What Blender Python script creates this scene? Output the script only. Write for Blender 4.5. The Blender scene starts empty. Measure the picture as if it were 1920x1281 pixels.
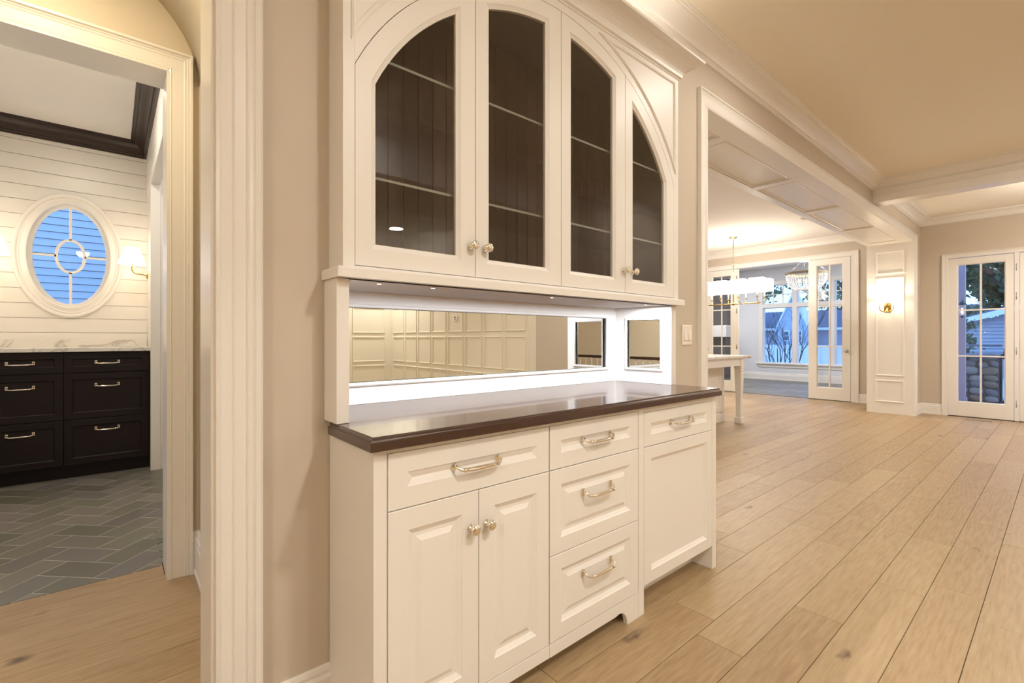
import bpy, math, random
from mathutils import Vector, Matrix
random.seed(7)
PI = math.pi
SC = bpy.context.scene
COL = SC.collection
# ------------------------------------------------------------------ camera, sky, exposure
cam = bpy.data.objects.new('camera', bpy.data.cameras.new('camera')); COL.objects.link(cam)
cam.data.sensor_width = 36.0
cam.data.lens = 883.7/1920*36.0
cam.data.shift_y = (634.6-640.5)/1920
cam.data.clip_start = .05; cam.data.clip_end = 400
CAM_ANG = math.radians(49.644)
cam.location = (0, 0, 1.18)
cam.rotation_euler = (PI/2, 0, CAM_ANG-PI/2+0.0)
SC.camera = cam
SC.view_settings.view_transform = 'Standard'
SC.view_settings.look = 'None'
SC.view_settings.gamma = 1
SC.view_settings.use_curve_mapping = False
SC.view_settings.exposure = 0.09
SC.cycles.use_denoising = True
SC.cycles.max_bounces = 12
SC.cycles.diffuse_bounces = 5
SC.cycles.glossy_bounces = 6
SC.cycles.transparent_max_bounces = 16
SC.cycles.sample_clamp_indirect = 6
SC.cycles.caustics_reflective = False
SC.cycles.caustics_refractive = False
w = bpy.data.worlds.new('dusk_sky'); SC.world = w; w.use_nodes = True
wn = w.node_tree.nodes; wl = w.node_tree.links
bg = wn['Background']
tc = wn.new('ShaderNodeTexCoord'); sx = wn.new('ShaderNodeSeparateXYZ'); rp = wn.new('ShaderNodeValToRGB')
wl.new(tc.outputs['Generated'], sx.inputs[0]); wl.new(sx.outputs['Z'], rp.inputs[0]); wl.new(rp.outputs[0], bg.inputs[0])
rp.color_ramp.elements[0].position = 0.0; rp.color_ramp.elements[0].color = (.42, .66, 1.0, 1)
rp.color_ramp.elements[1].position = .55; rp.color_ramp.elements[1].color = (.20, .44, 1.0, 1)
bg.inputs[1].default_value = 2.3

def light(name, kind, loc, power, color, size=.2, rot=(0, 0, 0), size_y=None, spot=None, spread=None):
    d = bpy.data.lights.new(name, kind); d.energy = power; d.color = color
    if kind == 'AREA':
        d.size = size
        if size_y: d.shape = 'RECTANGLE'; d.size_y = size_y
        else: d.shape = 'DISK'
        if spread: d.spread = spread
    elif kind == 'POINT': d.shadow_soft_size = size
    elif kind == 'SPOT':
        d.shadow_soft_size = size; d.spot_size = spot; d.spot_blend = .8
    o = bpy.data.objects.new(name, d); o.location = loc; o.rotation_euler = rot; COL.objects.link(o); return o

WARM = (1.0, .82, .58); WARM2 = (1.0, .92, .77); SOFT = (1.0, .955, .875)
ZC = 3.035       # main ceiling
# recessed ceiling lamps (a glowing disc each, see can_light below): x, y, ceiling z, watts, colour
CANS = [(3.09, .665, ZC, 13, SOFT, 'recessed ceiling lamp at the top edge of the photo, before the hutch'), (1.2, -.75, ZC, 34, SOFT, 'recessed ceiling lamp over the floor before the hutch, out of view'),
        (5.6, -.45, ZC, 26, SOFT, 'recessed ceiling lamp over the middle of the long room, out of view'), (8.4, -.35, ZC, 24, SOFT, 'recessed ceiling lamp near the garden doors, out of view'),
        (1.2, -2.2, ZC, 34, SOFT, 'recessed ceiling lamp in the near half of the foyer'), (3.65, -4.5, ZC, 46, SOFT, 'recessed ceiling lamp by the panelled foyer wall'),
        (-1.6, -1.5, ZC, 6, WARM2, 'recessed ceiling lamp above the stairs'), (4.6, 3.4, 3.1, 34, SOFT, 'recessed ceiling lamp over the kitchen island, hidden by the wall'),
        (7.2, 4.5, 3.1, 34, SOFT, 'recessed ceiling lamp between island and dining chandelier, hidden by the wall')]
FILL_GLOBES = [(-1.9, -.4, 2.5, 110, 'added fill globe beside the camera, unseen, brightening the ceiling'), (8.0, -.55, 2.5, 75, 'added fill globe at the right of the long room, unseen, brightening the ceiling')]  # unseen globes added to brighten the ceiling

# ------------------------------------------------------------------ materials
MATS = {}
def nt(name):
    m = bpy.data.materials.new(name); m.use_nodes = True
    MATS[name] = m
    return m, m.node_tree.nodes, m.node_tree.links, m.node_tree.nodes['Principled BSDF']
def paint(name, col, rough=.5, metal=0, bump=0, bscale=60, var=0, spec=.5, coat=0):
    m, n, l, b = nt(name)
    b.inputs['Base Color'].default_value = (*col, 1); b.inputs['Roughness'].default_value = rough
    b.inputs['Metallic'].default_value = metal; b.inputs['Specular IOR Level'].default_value = spec
    b.inputs['Coat Weight'].default_value = coat
    if bump or var:
        t = n.new('ShaderNodeTexCoord'); z = n.new('ShaderNodeTexNoise'); z.inputs['Scale'].default_value = bscale
        z.inputs['Detail'].default_value = 4
        l.new(t.outputs['Object'], z.inputs['Vector'])
        if bump:
            u = n.new('ShaderNodeBump'); u.inputs['Strength'].default_value = bump; u.inputs['Distance'].default_value = .002
            l.new(z.outputs['Fac'], u.inputs['Height']); l.new(u.outputs[0], b.inputs['Normal'])
        if var:
            mx = n.new('ShaderNodeMix'); mx.data_type = 'RGBA'
            mx.inputs['A'].default_value = (*[c*(1-var) for c in col], 1); mx.inputs['B'].default_value = (*[min(1, c*(1+var)) for c in col], 1)
            l.new(z.outputs['Fac'], mx.inputs['Factor']); l.new(mx.outputs['Result'], b.inputs['Base Color'])
    return m
def emit(name, col, s):
    m, n, l, b = nt(name)
    b.inputs['Base Color'].default_value = (*col, 1)
    b.inputs['Emission Color'].default_value = (*col, 1); b.inputs['Emission Strength'].default_value = s
    return m
def thin_glass(name, tint=(1, 1, 1), ior=1.5, rough=0.0):
    m, n, l, b = nt(name); n.remove(b)
    t = n.new('ShaderNodeBsdfTransparent'); g = n.new('ShaderNodeBsdfGlossy'); f = n.new('ShaderNodeFresnel'); x = n.new('ShaderNodeMixShader')
    t.inputs[0].default_value = (*tint, 1); g.inputs['Roughness'].default_value = rough; gm = n.new('ShaderNodeNewGeometry'); mi = n.new('ShaderNodeMix'); mi.inputs['A'].default_value = ior; mi.inputs['B'].default_value = 1/ior
    l.new(gm.outputs['Backfacing'], mi.inputs['Factor']); l.new(mi.outputs['Result'], f.inputs[0])
    l.new(f.outputs[0], x.inputs[0]); l.new(t.outputs[0], x.inputs[1]); l.new(g.outputs[0], x.inputs[2]); l.new(x.outputs[0], n['Material Output'].inputs[0])
    return m
def wood(name, c1, c2, c3, rough=.42, scale=1.0, knots=True, axis=0):
    m, n, l, b = nt(name)
    t = n.new('ShaderNodeTexCoord'); oi = n.new('ShaderNodeObjectInfo')
    add = n.new('ShaderNodeVectorMath'); add.operation = 'MULTIPLY_ADD'
    cmb = n.new('ShaderNodeCombineXYZ')
    for i, k in enumerate((13.7, 31.1, 7.9)):
        mm = n.new('ShaderNodeMath'); mm.operation = 'MULTIPLY'; mm.inputs[1].default_value = k; l.new(oi.outputs['Random'], mm.inputs[0]); l.new(mm.outputs[0], cmb.inputs[i])
    mp = n.new('ShaderNodeMapping'); sc = [9*scale]*3; sc[axis] = .9*scale; mp.inputs['Scale'].default_value = sc
    l.new(t.outputs['Object'], add.inputs[0]); add.inputs[1].default_value = (1, 1, 1); l.new(cmb.outputs[0], add.inputs[2])
    l.new(add.outputs[0], mp.inputs['Vector'])
    n1 = n.new('ShaderNodeTexNoise'); n1.inputs['Scale'].default_value = 1.0; n1.inputs['Detail'].default_value = 3; n1.inputs['Distortion'].default_value = 1.2
    l.new(mp.outputs[0], n1.inputs['Vector'])
    wv = n.new('ShaderNodeMath'); wv.operation = 'MULTIPLY'; wv.inputs[1].default_value = 38; l.new(n1.outputs['Fac'], wv.inputs[0])
    sn = n.new('ShaderNodeMath'); sn.operation = 'SINE'; l.new(wv.outputs[0], sn.inputs[0])
    n2 = n.new('ShaderNodeTexNoise'); n2.inputs['Scale'].default_value = 9; n2.inputs['Detail'].default_value = 6; l.new(mp.outputs[0], n2.inputs['Vector'])
    s = n.new('ShaderNodeMath'); s.operation = 'MULTIPLY_ADD'; s.inputs[1].default_value = .035; l.new(sn.outputs[0], s.inputs[0]); l.new(n2.outputs['Fac'], s.inputs[2])
    s2 = n.new('ShaderNodeMath'); s2.operation = 'MULTIPLY_ADD'; s2.inputs[1].default_value = .34; l.new(oi.outputs['Random'], s2.inputs[0]); l.new(s.outputs[0], s2.inputs[2])
    r = n.new('ShaderNodeValToRGB'); e = r.color_ramp.elements
    e[0].position = .3; e[0].color = (*c1, 1); e[1].position = 1.0; e[1].color = (*c3, 1); q = e.new(.66); q.color = (*c2, 1)
    l.new(s2.outputs[0], r.inputs[0]); out = r.outputs[0]
    if knots:
        mk = n.new('ShaderNodeMapping'); sk = [3.6]*3; sk[axis] = 1.5; mk.inputs['Scale'].default_value = sk; l.new(add.outputs[0], mk.inputs['Vector'])
        nw = n.new('ShaderNodeTexNoise'); nw.inputs['Scale'].default_value = 7; l.new(mk.outputs[0], nw.inputs['Vector'])
        av = n.new('ShaderNodeVectorMath'); av.operation = 'MULTIPLY_ADD'; av.inputs[1].default_value = (.22, .22, .22); l.new(nw.outputs['Color'], av.inputs[0]); l.new(mk.outputs[0], av.inputs[2])
        v = n.new('ShaderNodeTexVoronoi'); v.inputs['Scale'].default_value = 1; l.new(av.outputs[0], v.inputs['Vector'])
        k = n.new('ShaderNodeValToRGB'); ke = k.color_ramp.elements; ke[0].position = .02; ke[0].color = (1, 1, 1, 1); ke[1].position = .10; ke[1].color = (0, 0, 0, 1)
        l.new(v.outputs['Distance'], k.inputs[0])
        mx = n.new('ShaderNodeMix'); mx.data_type = 'RGBA'; mx.inputs['B'].default_value = (c1[0]*.22, c1[1]*.2, c1[2]*.18, 1)
        km = n.new('ShaderNodeMath'); km.operation = 'MULTIPLY'; km.inputs[1].default_value = .9; l.new(k.outputs[0], km.inputs[0]); l.new(km.outputs[0], mx.inputs['Factor'])
        l.new(out, mx.inputs['A']); out = mx.outputs['Result']
    l.new(out, b.inputs['Base Color'])
    b.inputs['Roughness'].default_value = rough
    u = n.new('ShaderNodeBump'); u.inputs['Strength'].default_value = .12; u.inputs['Distance'].default_value = .001
    l.new(n2.outputs['Fac'], u.inputs['Height']); l.new(u.outputs[0], b.inputs['Normal'])
    return m
TRIM = paint('white_semi_gloss_paint', (.86, .83, .79), .3)
CAB = paint('white_cabinet_paint', (.87, .845, .81), .42)
WALL = paint('beige_wall_paint', (.60, .525, .435), .6, bump=.05, bscale=300)
WALL2 = paint('pale_grey_wall_paint', (.74, .76, .80), .6)
WAINS = paint('cream_wainscot_paint', (.80, .75, .64), .5)
HALLW = paint('hall_wall_paint', (.66, .59, .47), .5)
CEIL = paint('ceiling_paint', (.88, .82, .71), .75)
CEIL2 = paint('white_ceiling_paint', (.86, .82, .79), .8)
DARKW = paint('dark_brown_stain', (.030, .011, .007), .3, var=.3, bscale=25)
CTOP = paint('dark_counter_wood', (.042, .015, .009), .20, var=.25, bscale=14, bump=.06, spec=.7, coat=.35)
CRN = paint('espresso_moulding', (.035, .020, .016), .35)
VAN = paint('espresso_vanity', (.009, .0035, .0045), .5, spec=.35)
INSIDE = paint('brown_cabinet_interior', (.10, .046, .031), .5, var=.15, bscale=20)
NICK = paint('polished_nickel', (.92, .87, .77), .13, metal=1)
BRASS = paint('brass', (.52, .36, .13), .24, metal=1)
STEEL = paint('satin_steel', (.45, .43, .42), .35, metal=1)
PLAST = paint('white_switch_plastic', (.88, .82, .76), .3)
MIRROR = paint('mirror_silver', (.93, .95, .93), .0, metal=1)
GLASS = thin_glass('clear_glass')
CGLASS = thin_glass('cabinet_glass', (.94, .93, .91), 1.55)
SHELFG = paint('glass_shelf_edge', (.40, .43, .40), .2)
OAK = wood('oak_plank', (.295, .187, .094), (.385, .268, .147), (.44, .324, .190))
OAK2 = wood('oak_floor_beyond', (.295, .187, .094), (.385, .268, .147), (.44, .324, .190))
GAP = paint('dark_gap', (.20, .12, .065), .8)
GROUT = paint('pale_grout', (.62, .58, .52), .8)
def slate(name):
    m, n, l, b = nt(name)
    oi = n.new('ShaderNodeObjectInfo'); r = n.new('ShaderNodeValToRGB'); e = r.color_ramp.elements
    e[0].color = (.125, .115, .10, 1); e[1].color = (.22, .20, .185, 1)
    for p, c in ((.3, (.15, .148, .115, 1)), (.55, (.165, .15, .15, 1)), (.8, (.185, .18, .145, 1))): q = e.new(p); q.color = c
    t = n.new('ShaderNodeTexCoord'); z = n.new('ShaderNodeTexNoise'); z.inputs['Scale'].default_value = 6; z.inputs['Detail'].default_value = 5; l.new(t.outputs['Object'], z.inputs['Vector'])
    a = n.new('ShaderNodeMath'); a.operation = 'MULTIPLY_ADD'; a.inputs[1].default_value = .25; l.new(z.outputs['Fac'], a.inputs[0]); l.new(oi.outputs['Random'], a.inputs[2]); l.new(a.outputs[0], r.inputs[0])
    l.new(r.outputs[0], b.inputs['Base Color']); b.inputs['Roughness'].default_value = .42
    return m
SLATE = slate('slate_tile')
GREYTILE = slate('grey_sunroom_tile')
def marble(name):
    m, n, l, b = nt(name)
    t = n.new('ShaderNodeTexCoord'); z = n.new('ShaderNodeTexNoise'); z.inputs['Scale'].default_value = 2.2; z.inputs['Detail'].default_value = 9; z.inputs['Distortion'].default_value = 1.5
    l.new(t.outputs['Object'], z.inputs['Vector']); r = n.new('ShaderNodeValToRGB'); e = r.color_ramp.elements
    e[0].position = .47; e[0].color = (.84, .81, .76, 1); e[1].position = .53; e[1].color = (.84, .81, .76, 1); q = e.new(.5); q.color = (.55, .52, .48, 1)
    l.new(z.outputs['Fac'], r.inputs[0]); l.new(r.outputs[0], b.inputs['Base Color']); b.inputs['Roughness'].default_value = .2
    return m
MARBLE = marble('white_marble')
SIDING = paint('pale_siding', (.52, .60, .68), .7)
SIDING2 = paint('grey_siding', (.42, .42, .47), .7)
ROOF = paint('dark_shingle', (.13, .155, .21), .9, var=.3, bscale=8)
EAVE = paint('white_fascia', (.85, .87, .9), .6)
PORCHP = paint('porch_post_paint', (.50, .38, .42), .6)
GROUND = paint('patio_concrete', (.42, .44, .47), .9, var=.15, bscale=3)
SNOW = paint('pale_ground', (.55, .62, .68), .95, var=.2, bscale=2)
BARK = paint('dark_bark', (.06, .055, .06), .95, bump=.5, bscale=20)
LEAF = paint('green_leaf', (.06, .12, .055), .7, var=.5, bscale=1.5)
LEAF2 = paint('dull_green_leaf', (.09, .14, .07), .7, var=.5, bscale=1.5)
STONE = [paint('river_stone_%s' % k, c, .8, bump=.3, bscale=12) for k, c in (('grey', (.20, .20, .205)), ('tan', (.25, .20, .15)), ('pale', (.32, .31, .29)))]
MORTAR = paint('dark_mortar', (.12, .12, .12), .95)
GRILLB = paint('black_grill', (.02, .02, .025), .4)
BLUESTONE = paint('bluestone_top', (.22, .24, .28), .5)
FIRE = paint('grey_fireplace_stone', (.13, .125, .125), .7, var=.2, bscale=10)
DARKPANE = paint('dark_overmantel', (.10, .095, .095), .4)
SHADE = emit('lit_white_shade', (1.0, .93, .80), 3.2)
SHADEW = emit('lit_linen_shade', (1.0, .90, .74), 2.6)
BULB = emit('lit_bulb', (1.0, .85, .6), 12)
CANE = emit('lit_can_lens', (1.0, .9, .72), 7)
STRIPW = emit('glowing_strip', (1.0, .95, .88), 6)
CRYST = paint('crystal_bead', (.85, .84, .82), .08, spec=1)
ROPE = paint('aged_bronze_ring', (.30, .22, .13), .5)
PUCK = emit('lit_puck_lens', (.93, .96, 1.0), 7)
CANDLE = paint('candle_sleeve', (.9, .86, .75), .5)

# ------------------------------------------------------------------ mesh helpers
WL = {}
class MB:
    def __init__(s): s.v = []; s.f = []; s.sm = []
    def add(s, vs, fs, smooth=False):
        k = len(s.v); s.v += [Vector(p) for p in vs]
        for f in fs: s.f.append([k+i for i in f]); s.sm.append(smooth)
        return s
    def box(s, x0, y0, z0, x1, y1, z1):
        a = [(x0, y0, z0), (x1, y0, z0), (x1, y1, z0), (x0, y1, z0), (x0, y0, z1), (x1, y0, z1), (x1, y1, z1), (x0, y1, z1)]
        return s.add(a, [(0, 3, 2, 1), (4, 5, 6, 7), (0, 1, 5, 4), (1, 2, 6, 5), (2, 3, 7, 6), (3, 0, 4, 7)])
    def loops(s, L, cap0=False, cap1=True, closed=True, smooth=False):
        k = len(s.v); n = len(L[0])
        for lp in L: s.v += [Vector(p) for p in lp]
        for i in range(len(L)-1):
            for j in range(n if closed else n-1):
                j2 = (j+1) % n
                s.f.append([k+i*n+j, k+i*n+j2, k+(i+1)*n+j2, k+(i+1)*n+j]); s.sm.append(smooth)
        if cap0: s.f.append([k+j for j in range(n)][::-1]); s.sm.append(False)
        if cap1: s.f.append([k+(len(L)-1)*n+j for j in range(n)]); s.sm.append(False)
        return s
    def prism(s, poly, t0, t1, ax='y'):
        m = {'y': lambda p, t: (p[0], t, p[1]), 'x': lambda p, t: (t, p[0], p[1]), 'z': lambda p, t: (p[0], p[1], t)}[ax]
        return s.loops([[m(p, t0) for p in poly], [m(p, t1) for p in poly]], True, True)
    def lathe(s, prof, c, axis=(0, 0, 1), n=20, smooth=True, cap=True):
        ax = Vector(axis).normalized(); t = Vector((1, 0, 0)) if abs(ax.x) < .9 else Vector((0, 1, 0))
        u = ax.cross(t).normalized(); v = ax.cross(u); c = Vector(c)
        L = [[c+ax*h+(u*math.cos(2*PI*i/n)+v*math.sin(2*PI*i/n))*max(r, 1e-5) for i in range(n)] for r, h in prof]
        return s.loops(L, cap, cap, smooth=smooth)
    def tube(s, path, r, n=8, smooth=True, taper=None):
        P = [Vector(p) for p in path]; L = []; pu = None
        for i, p in enumerate(P):
            d = (P[min(i+1, len(P)-1)]-P[max(i-1, 0)]).normalized()
            if pu is None: pu = d.cross(Vector((0, 0, 1)) if abs(d.z) < .9 else Vector((1, 0, 0))).normalized()
            u = (pu-d*pu.dot(d)).normalized(); pu = u; v = d.cross(u)
            rr = r if taper is None else r*(1+(taper-1)*i/max(1, len(P)-1))
            if isinstance(r, (list, tuple)): rr = r[i]
            L.append([p+(u*math.cos(2*PI*k/n)+v*math.sin(2*PI*k/n))*rr for k in range(n)])
        return s.loops(L, True, True, smooth=smooth)
    def sweep(s, path, prof, nrm, closed=False, cap=True):
        """profile (a, b): a across the path (nrm x direction), b along nrm; mitred corners"""
        P = [Vector(p) for p in path]; N = Vector(nrm).normalized(); n = len(P); L = []
        for i in range(n):
            d1 = (P[i]-P[i-1]) if (i > 0 or closed) else None
            d2 = (P[(i+1) % n]-P[i]) if (i < n-1 or closed) else None
            if d1 is None: d1 = d2
            if d2 is None: d2 = d1
            a1 = N.cross(d1.normalized()); a2 = N.cross(d2.normalized())
            m = (a1+a2).normalized(); k = 1/max(.2, m.dot(a1))
            L.append([P[i]+m*(a*k)+N*b for a, b in prof])
        if closed: L.append(L[0])
        kk = len(s.v); q = len(prof)
        for lp in L: s.v += lp
        for i in range(len(L)-1):
            for j in range(q):
                j2 = (j+1) % q
                s.f.append([kk+i*q+j, kk+i*q+j2, kk+(i+1)*q+j2, kk+(i+1)*q+j]); s.sm.append(False)
        if cap and not closed:
            s.f.append([kk+j for j in range(q)][::-1]); s.sm.append(False)
            s.f.append([kk+(len(L)-1)*q+j for j in range(q)]); s.sm.append(False)
        return s
    def mesh(s, name, mat, off=Vector()):
        me = bpy.data.meshes.new(name)
        me.from_pydata([tuple(p-off) for p in s.v], [], s.f)
        me.polygons.foreach_set('use_smooth', s.sm)
        import bmesh
        b = bmesh.new(); b.from_mesh(me); bmesh.ops.recalc_face_normals(b, faces=b.faces); b.to_mesh(me); b.free()
        me.materials.append(mat); me.update(); return me
    def build(s, name, mat, parent=None, bevel=0, label=None, cat=None, group=None, kind=None, local=False, origin=None):
        if parent is not None:
            off = Vector() if local else WL[parent.name]
            if origin is not None: og = Vector(origin)
            else: og = off
            me = s.mesh(name, mat, og); o = bpy.data.objects.new(name, me); COL.objects.link(o); o.parent = parent
            o.location = og-off; WL[o.name] = og.copy()
        else:
            xs = [p.x for p in s.v]; ys = [p.y for p in s.v]; zs = [p.z for p in s.v]
            og = Vector(((min(xs)+max(xs))/2, (min(ys)+max(ys))/2, min(zs)))
            me = s.mesh(name, mat, og); o = bpy.data.objects.new(name, me); COL.objects.link(o); o.location = og; WL[o.name] = og.copy()
        if bevel:
            m = o.modifiers.new('bevel', 'BEVEL'); m.width = bevel; m.segments = 2; m.limit_method = 'ANGLE'; m.angle_limit = math.radians(40)
        tag(o, label, cat, group, kind); return o
def tag(o, label=None, cat=None, group=None, kind=None):
    for k, v in (('label', label), ('category', cat), ('group', group), ('kind', kind)):
        if v: o[k] = v
    return o
def thing(name, loc, label, cat, group=None, kind=None, rotz=0):
    o = bpy.data.objects.new(name, None); COL.objects.link(o); o.location = loc; o.rotation_euler = (0, 0, rotz); o.empty_display_size = .1
    WL[o.name] = Vector(loc); return tag(o, label, cat, group, kind)
def copy_tree(o, loc=None, label=None, parent=None, rotz=None):
    c = o.copy(); COL.objects.link(c); c.parent = parent
    if loc is not None: c.location = loc
    if rotz is not None: c.rotation_euler = (0, 0, rotz)
    if label: c['label'] = label
    for ch in o.children: copy_tree(ch, parent=c)
    return c
def arc(cx, cz, r, a0, a1, n): return [(cx+r*math.cos(a0+(a1-a0)*i/n), cz+r*math.sin(a0+(a1-a0)*i/n)) for i in range(n+1)]
def S(name, bm, mat, label, cat, bevel=0): return bm.build(name, mat, bevel=bevel, label=label, cat=cat, kind='structure')

# profiles: a = away from wall, b = up (crown, base);  a = outwards from the opening, b = out of the wall (casing)
def crown_prof(p, h, sgn=1):
    c = [(0, 0), (.014, 0), (.014, .07*h), (.010, .10*h), (.020, .16*h), (.020, .22*h), (.026, .24*h), (.032, .22*h)]
    for i in range(7):
        t = i/6; c.append((.032+(p-.062)*(t**1.5), .22*h+(.60*h)*(1-(1-t)**1.5)))
    c += [(p-.026, .80*h), (p-.024, .87*h), (p-.012, .89*h), (p-.010, .95*h), (p, .96*h), (p, h), (0, h)]
    return [(a*sgn, b) for a, b in c]
def base_prof(sgn=1, h=.165): return [(a*sgn, b) for a, b in [(0, 0), (.024, 0), (.024, .02), (.019, .026), (.019, h-.062), (.015, h-.055), (.017, h-.045), (.017, h-.035), (.010, h-.026), (.012, h-.015), (.009, h-.004), (.004, h), (0, h)]]
def casing_prof(w=.10, t=.022): return [(0, 0), (0, t*.55), (.010, t*.75), (.014, t*.6), (w*.62, t*.68), (w*.68, t*.85), (w*.74, t*.72), (w*.80, t*.95), (w*.86, t*.8), (w*.9, t*1.25), (w, t*1.25), (w, 0)]
BEAD = [(-.012, 0), (-.012, .006), (-.006, .013), (.004, .013), (.008, .006), (.014, .004), (.014, 0)]

# ------------------------------------------------------------------ floor (oak planks run along x)
FL = thing('floor', (0, 0, 0), 'pale oak plank floor running through the rooms', 'floor', kind='structure')
m = MB(); m.box(-3.2, -5.2, -.12, 10.55, 3.04, -.0135); m.box(.2, 3.04, -.12, 10.55, 7.3, -.0135); m.build('subfloor', GAP, FL)
YS0 = 1.49; PW = .1785
known = {(.06): (3.9,), .24: (4.19, 5.32), .41: (2.82, 3.63), .585: (2.30,), .76: (1.78, 3.148, 3.80), .942: (3.325, 4.31), 1.126: (2.66, 3.565)}
def rowjoints(y0, xa, xb):
    ks = []
    for k, v in known.items():
        if abs(k-y0) < .05: ks = list(v)
    xs = [xa]+sorted(k for k in ks if xa < k < xb)
    x = xs[-1]
    while True:
        x += random.uniform(.75, 1.75)
        if x > xb-.4: break
        xs.append(x)
    if ks and ks[0]-xa > 2:
        x = ks[0]-random.uniform(1.0, 1.5)
        while x > xa+.4:
            xs.append(x); x -= random.uniform(1.0, 1.6)
    xs = sorted(set(xs)); return xs+[xb]
nplank = 0
def plank(x0, x1, y0, y1):
    global nplank
    g = .0010; e = .0014
    m = MB(); zt = random.uniform(-.0003, 0.0)
    a = [(x0+g, y0+g), (x1-g, y0+g), (x1-g, y1-g), (x0+g, y1-g)]
    b = [(x0+g+e, y0+g+e), (x1-g-e, y0+g+e), (x1-g-e, y1-g-e), (x0+g+e, y1-g-e)]
    m.loops([[(*p, -.014) for p in a], [(*p, zt-.0012) for p in a], [(*p, zt) for p in b]], False, True)
    m.build('plank', OAK, FL, origin=((x0+x1)/2, (y0+y1)/2, 0)); nplank += 1
row = -14
while True:
    y0 = YS0+row*PW; y1 = y0+PW
    if y0 > 6.9: break
    if y1 < -1.0: row += 1; continue
    segs = []
    if y1 <= 1.5+.01: segs.append((max(.2, (.6-y0)*.9) if y0 > -.1 else 1.2, 9.75))
    elif y1 <= 3.12:
        segs.append((-1.0, .205 if y0 > 2.86 else .337))
        segs.append((2.85 if y0 > 1.4 else .2, 10.42))
    else: segs.append((3.0+.9*(y0-3), 10.42))
    for xa, xb in segs:
        xb2 = xb-.002
        if xa > 2 and y0 > 1.45 and y1 <= 2.08: xb2 = 9.28; 
        xs = rowjoints(y0, xa, xb2) if xb-xa > 2 else [xa, xb2]
        for i in range(len(xs)-1): plank(xs[i], xs[i+1], y0, min(y1, 3.043) if xa < 0 else y1)
    row += 1
m = MB(); m.box(-3.2, -5.2, -.013, 10.42, -1.009, -.001); m.box(-3.2, -1.009, -.013, 1.199, -.62, -.001); m.box(-3.2, -.62, -.013, .1, .98, -.001); m.build('floor_behind', OAK2, FL)
# slate herringbone tiles of the washroom
FB = thing('floor_washroom', (-.3, 4.5, 0), 'grey slate floor tiles laid in a herringbone', 'floor', kind='structure')
m = MB(); m.box(-1.0, 3.046, -.12, .2, 6.2, -.0008); m.box(.2, 3.6, -.12, 1.5, 6.2, -.0008); m.build('grout_bed', GROUT, FB)
TW = .1505; r2 = math.sqrt(.5)
T0 = Vector((-.068, 3.103)) # lower corner of a reference tile
def clip(poly, f):
    out = []
    for i in range(len(poly)):
        a = poly[i]; b = poly[(i+1) % len(poly)]; fa = f(a); fb = f(b)
        if fa >= 0: out.append(a)
        if (fa >= 0) != (fb >= 0):
            t = fa/(fa-fb); out.append((a[0]+(b[0]-a[0])*t, a[1]+(b[1]-a[1])*t))
    return out
def tile(u, v, du, dv):
    g = .0027
    q = [(u+g, v+g), (u+du-g, v+g), (u+du-g, v+dv-g), (u+g, v+dv-g)]
    P = [(T0.x+(a-b)*r2, T0.y+(a+b)*r2) for a, b in q]
    for f in (lambda p: p[1]-3.045, lambda p: 5.6-p[1], lambda p: .9-p[0], lambda p: p[0]+.86):
        P = clip(P, f)
        if len(P) < 3: return
    if max(p[0] for p in P) > .21:
        P = clip(P, lambda p: (p[1]-3.3) if p[0] > .2 else 1)
        if len(P) < 3: return
    cx = sum(p[0] for p in P)/len(P); cy = sum(p[1] for p in P)/len(P)
    m = MB(); m.loops([[(*p, -.008) for p in P], [(*p, -.0005) for p in P], [(cx+(p[0]-cx)*.992, cy+(p[1]-cy)*.992, .0005) for p in P]], False, True)
    m.build('tile', SLATE, FB, origin=(cx, cy, 0))
W_ = TW
for i in range(-22, 26):
    for j in range(-22, 26):
        # herringbone lattice: horizontal bricks 2x1 at (i+..), vertical bricks 1x2
        a = (i-j) % 4
        if a == 1: tile(i*W_, j*W_, 2*W_, W_)
        if a == 0: tile(i*W_, j*W_, W_, 2*W_)

# ------------------------------------------------------------------ main walls and ceilings
m = MB(); m.box(.36, 1.50, 0, .545, 2.07, ZC+.1); m.box(.235, 1.50, 0, .36, 1.70, ZC+.1)
S('wall_main', m, WALL, 'beige wall between the hall casing and the white hutch', 'wall')
m = MB(); m.box(.545, 1.80, 0, 2.34, 2.07, ZC+.1); S('wall_niche', m, WALL, 'wall closing the recess behind the hutch', 'wall')
m = MB(); m.box(2.34, 1.50, 0, 2.90, 2.07, 3.2); S('wall_middle', m, WALL, 'beige wall with the double switch, between hutch and wide opening', 'wall')
m = MB(); m.box(.545, 1.50, 2.60, 2.34, 1.80, 3.2); m.box(2.90, 1.50, 2.672, 9.28, 2.07, 3.2); S('wall_header', m, WALL, 'beige wall band above hutch and wide opening', 'wall')
m = MB(); m.box(9.28, 1.50, 0, 10.42, 2.07, 3.2); S('wall_pilaster', m, WALL, 'beige wall return beside the lit pilaster', 'wall')
m = MB(); m.box(-.95, 1.50, 2.62, .235, 1.70, 3.2); m.box(-3.0, 1.50, 0, -.95, 1.70, 3.2); S('wall_hall_front', m, WALL, 'beige wall over and left of the hall opening', 'wall')
m = MB()
m.box(9.75, 1.178, 0, 9.9, 1.5, 3.2); m.box(9.75, -.30, 2.40, 9.9, 1.178, 3.2); m.box(9.75, -1.1, 0, 9.9, -.30, 3.2)
S('wall_end', m, WALL, 'beige end wall with the glazed garden doors', 'wall')
m = MB(); m.box(4.351, -1.17, 0, 9.9, -1.07, 3.2)
S('wall_right', m, WALL, 'beige wall to the right, seen only in the mirror', 'wall')
m = MB(); m.box(-3.1, -5.1, 0, -3.0, 1.7, 3.2)
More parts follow.
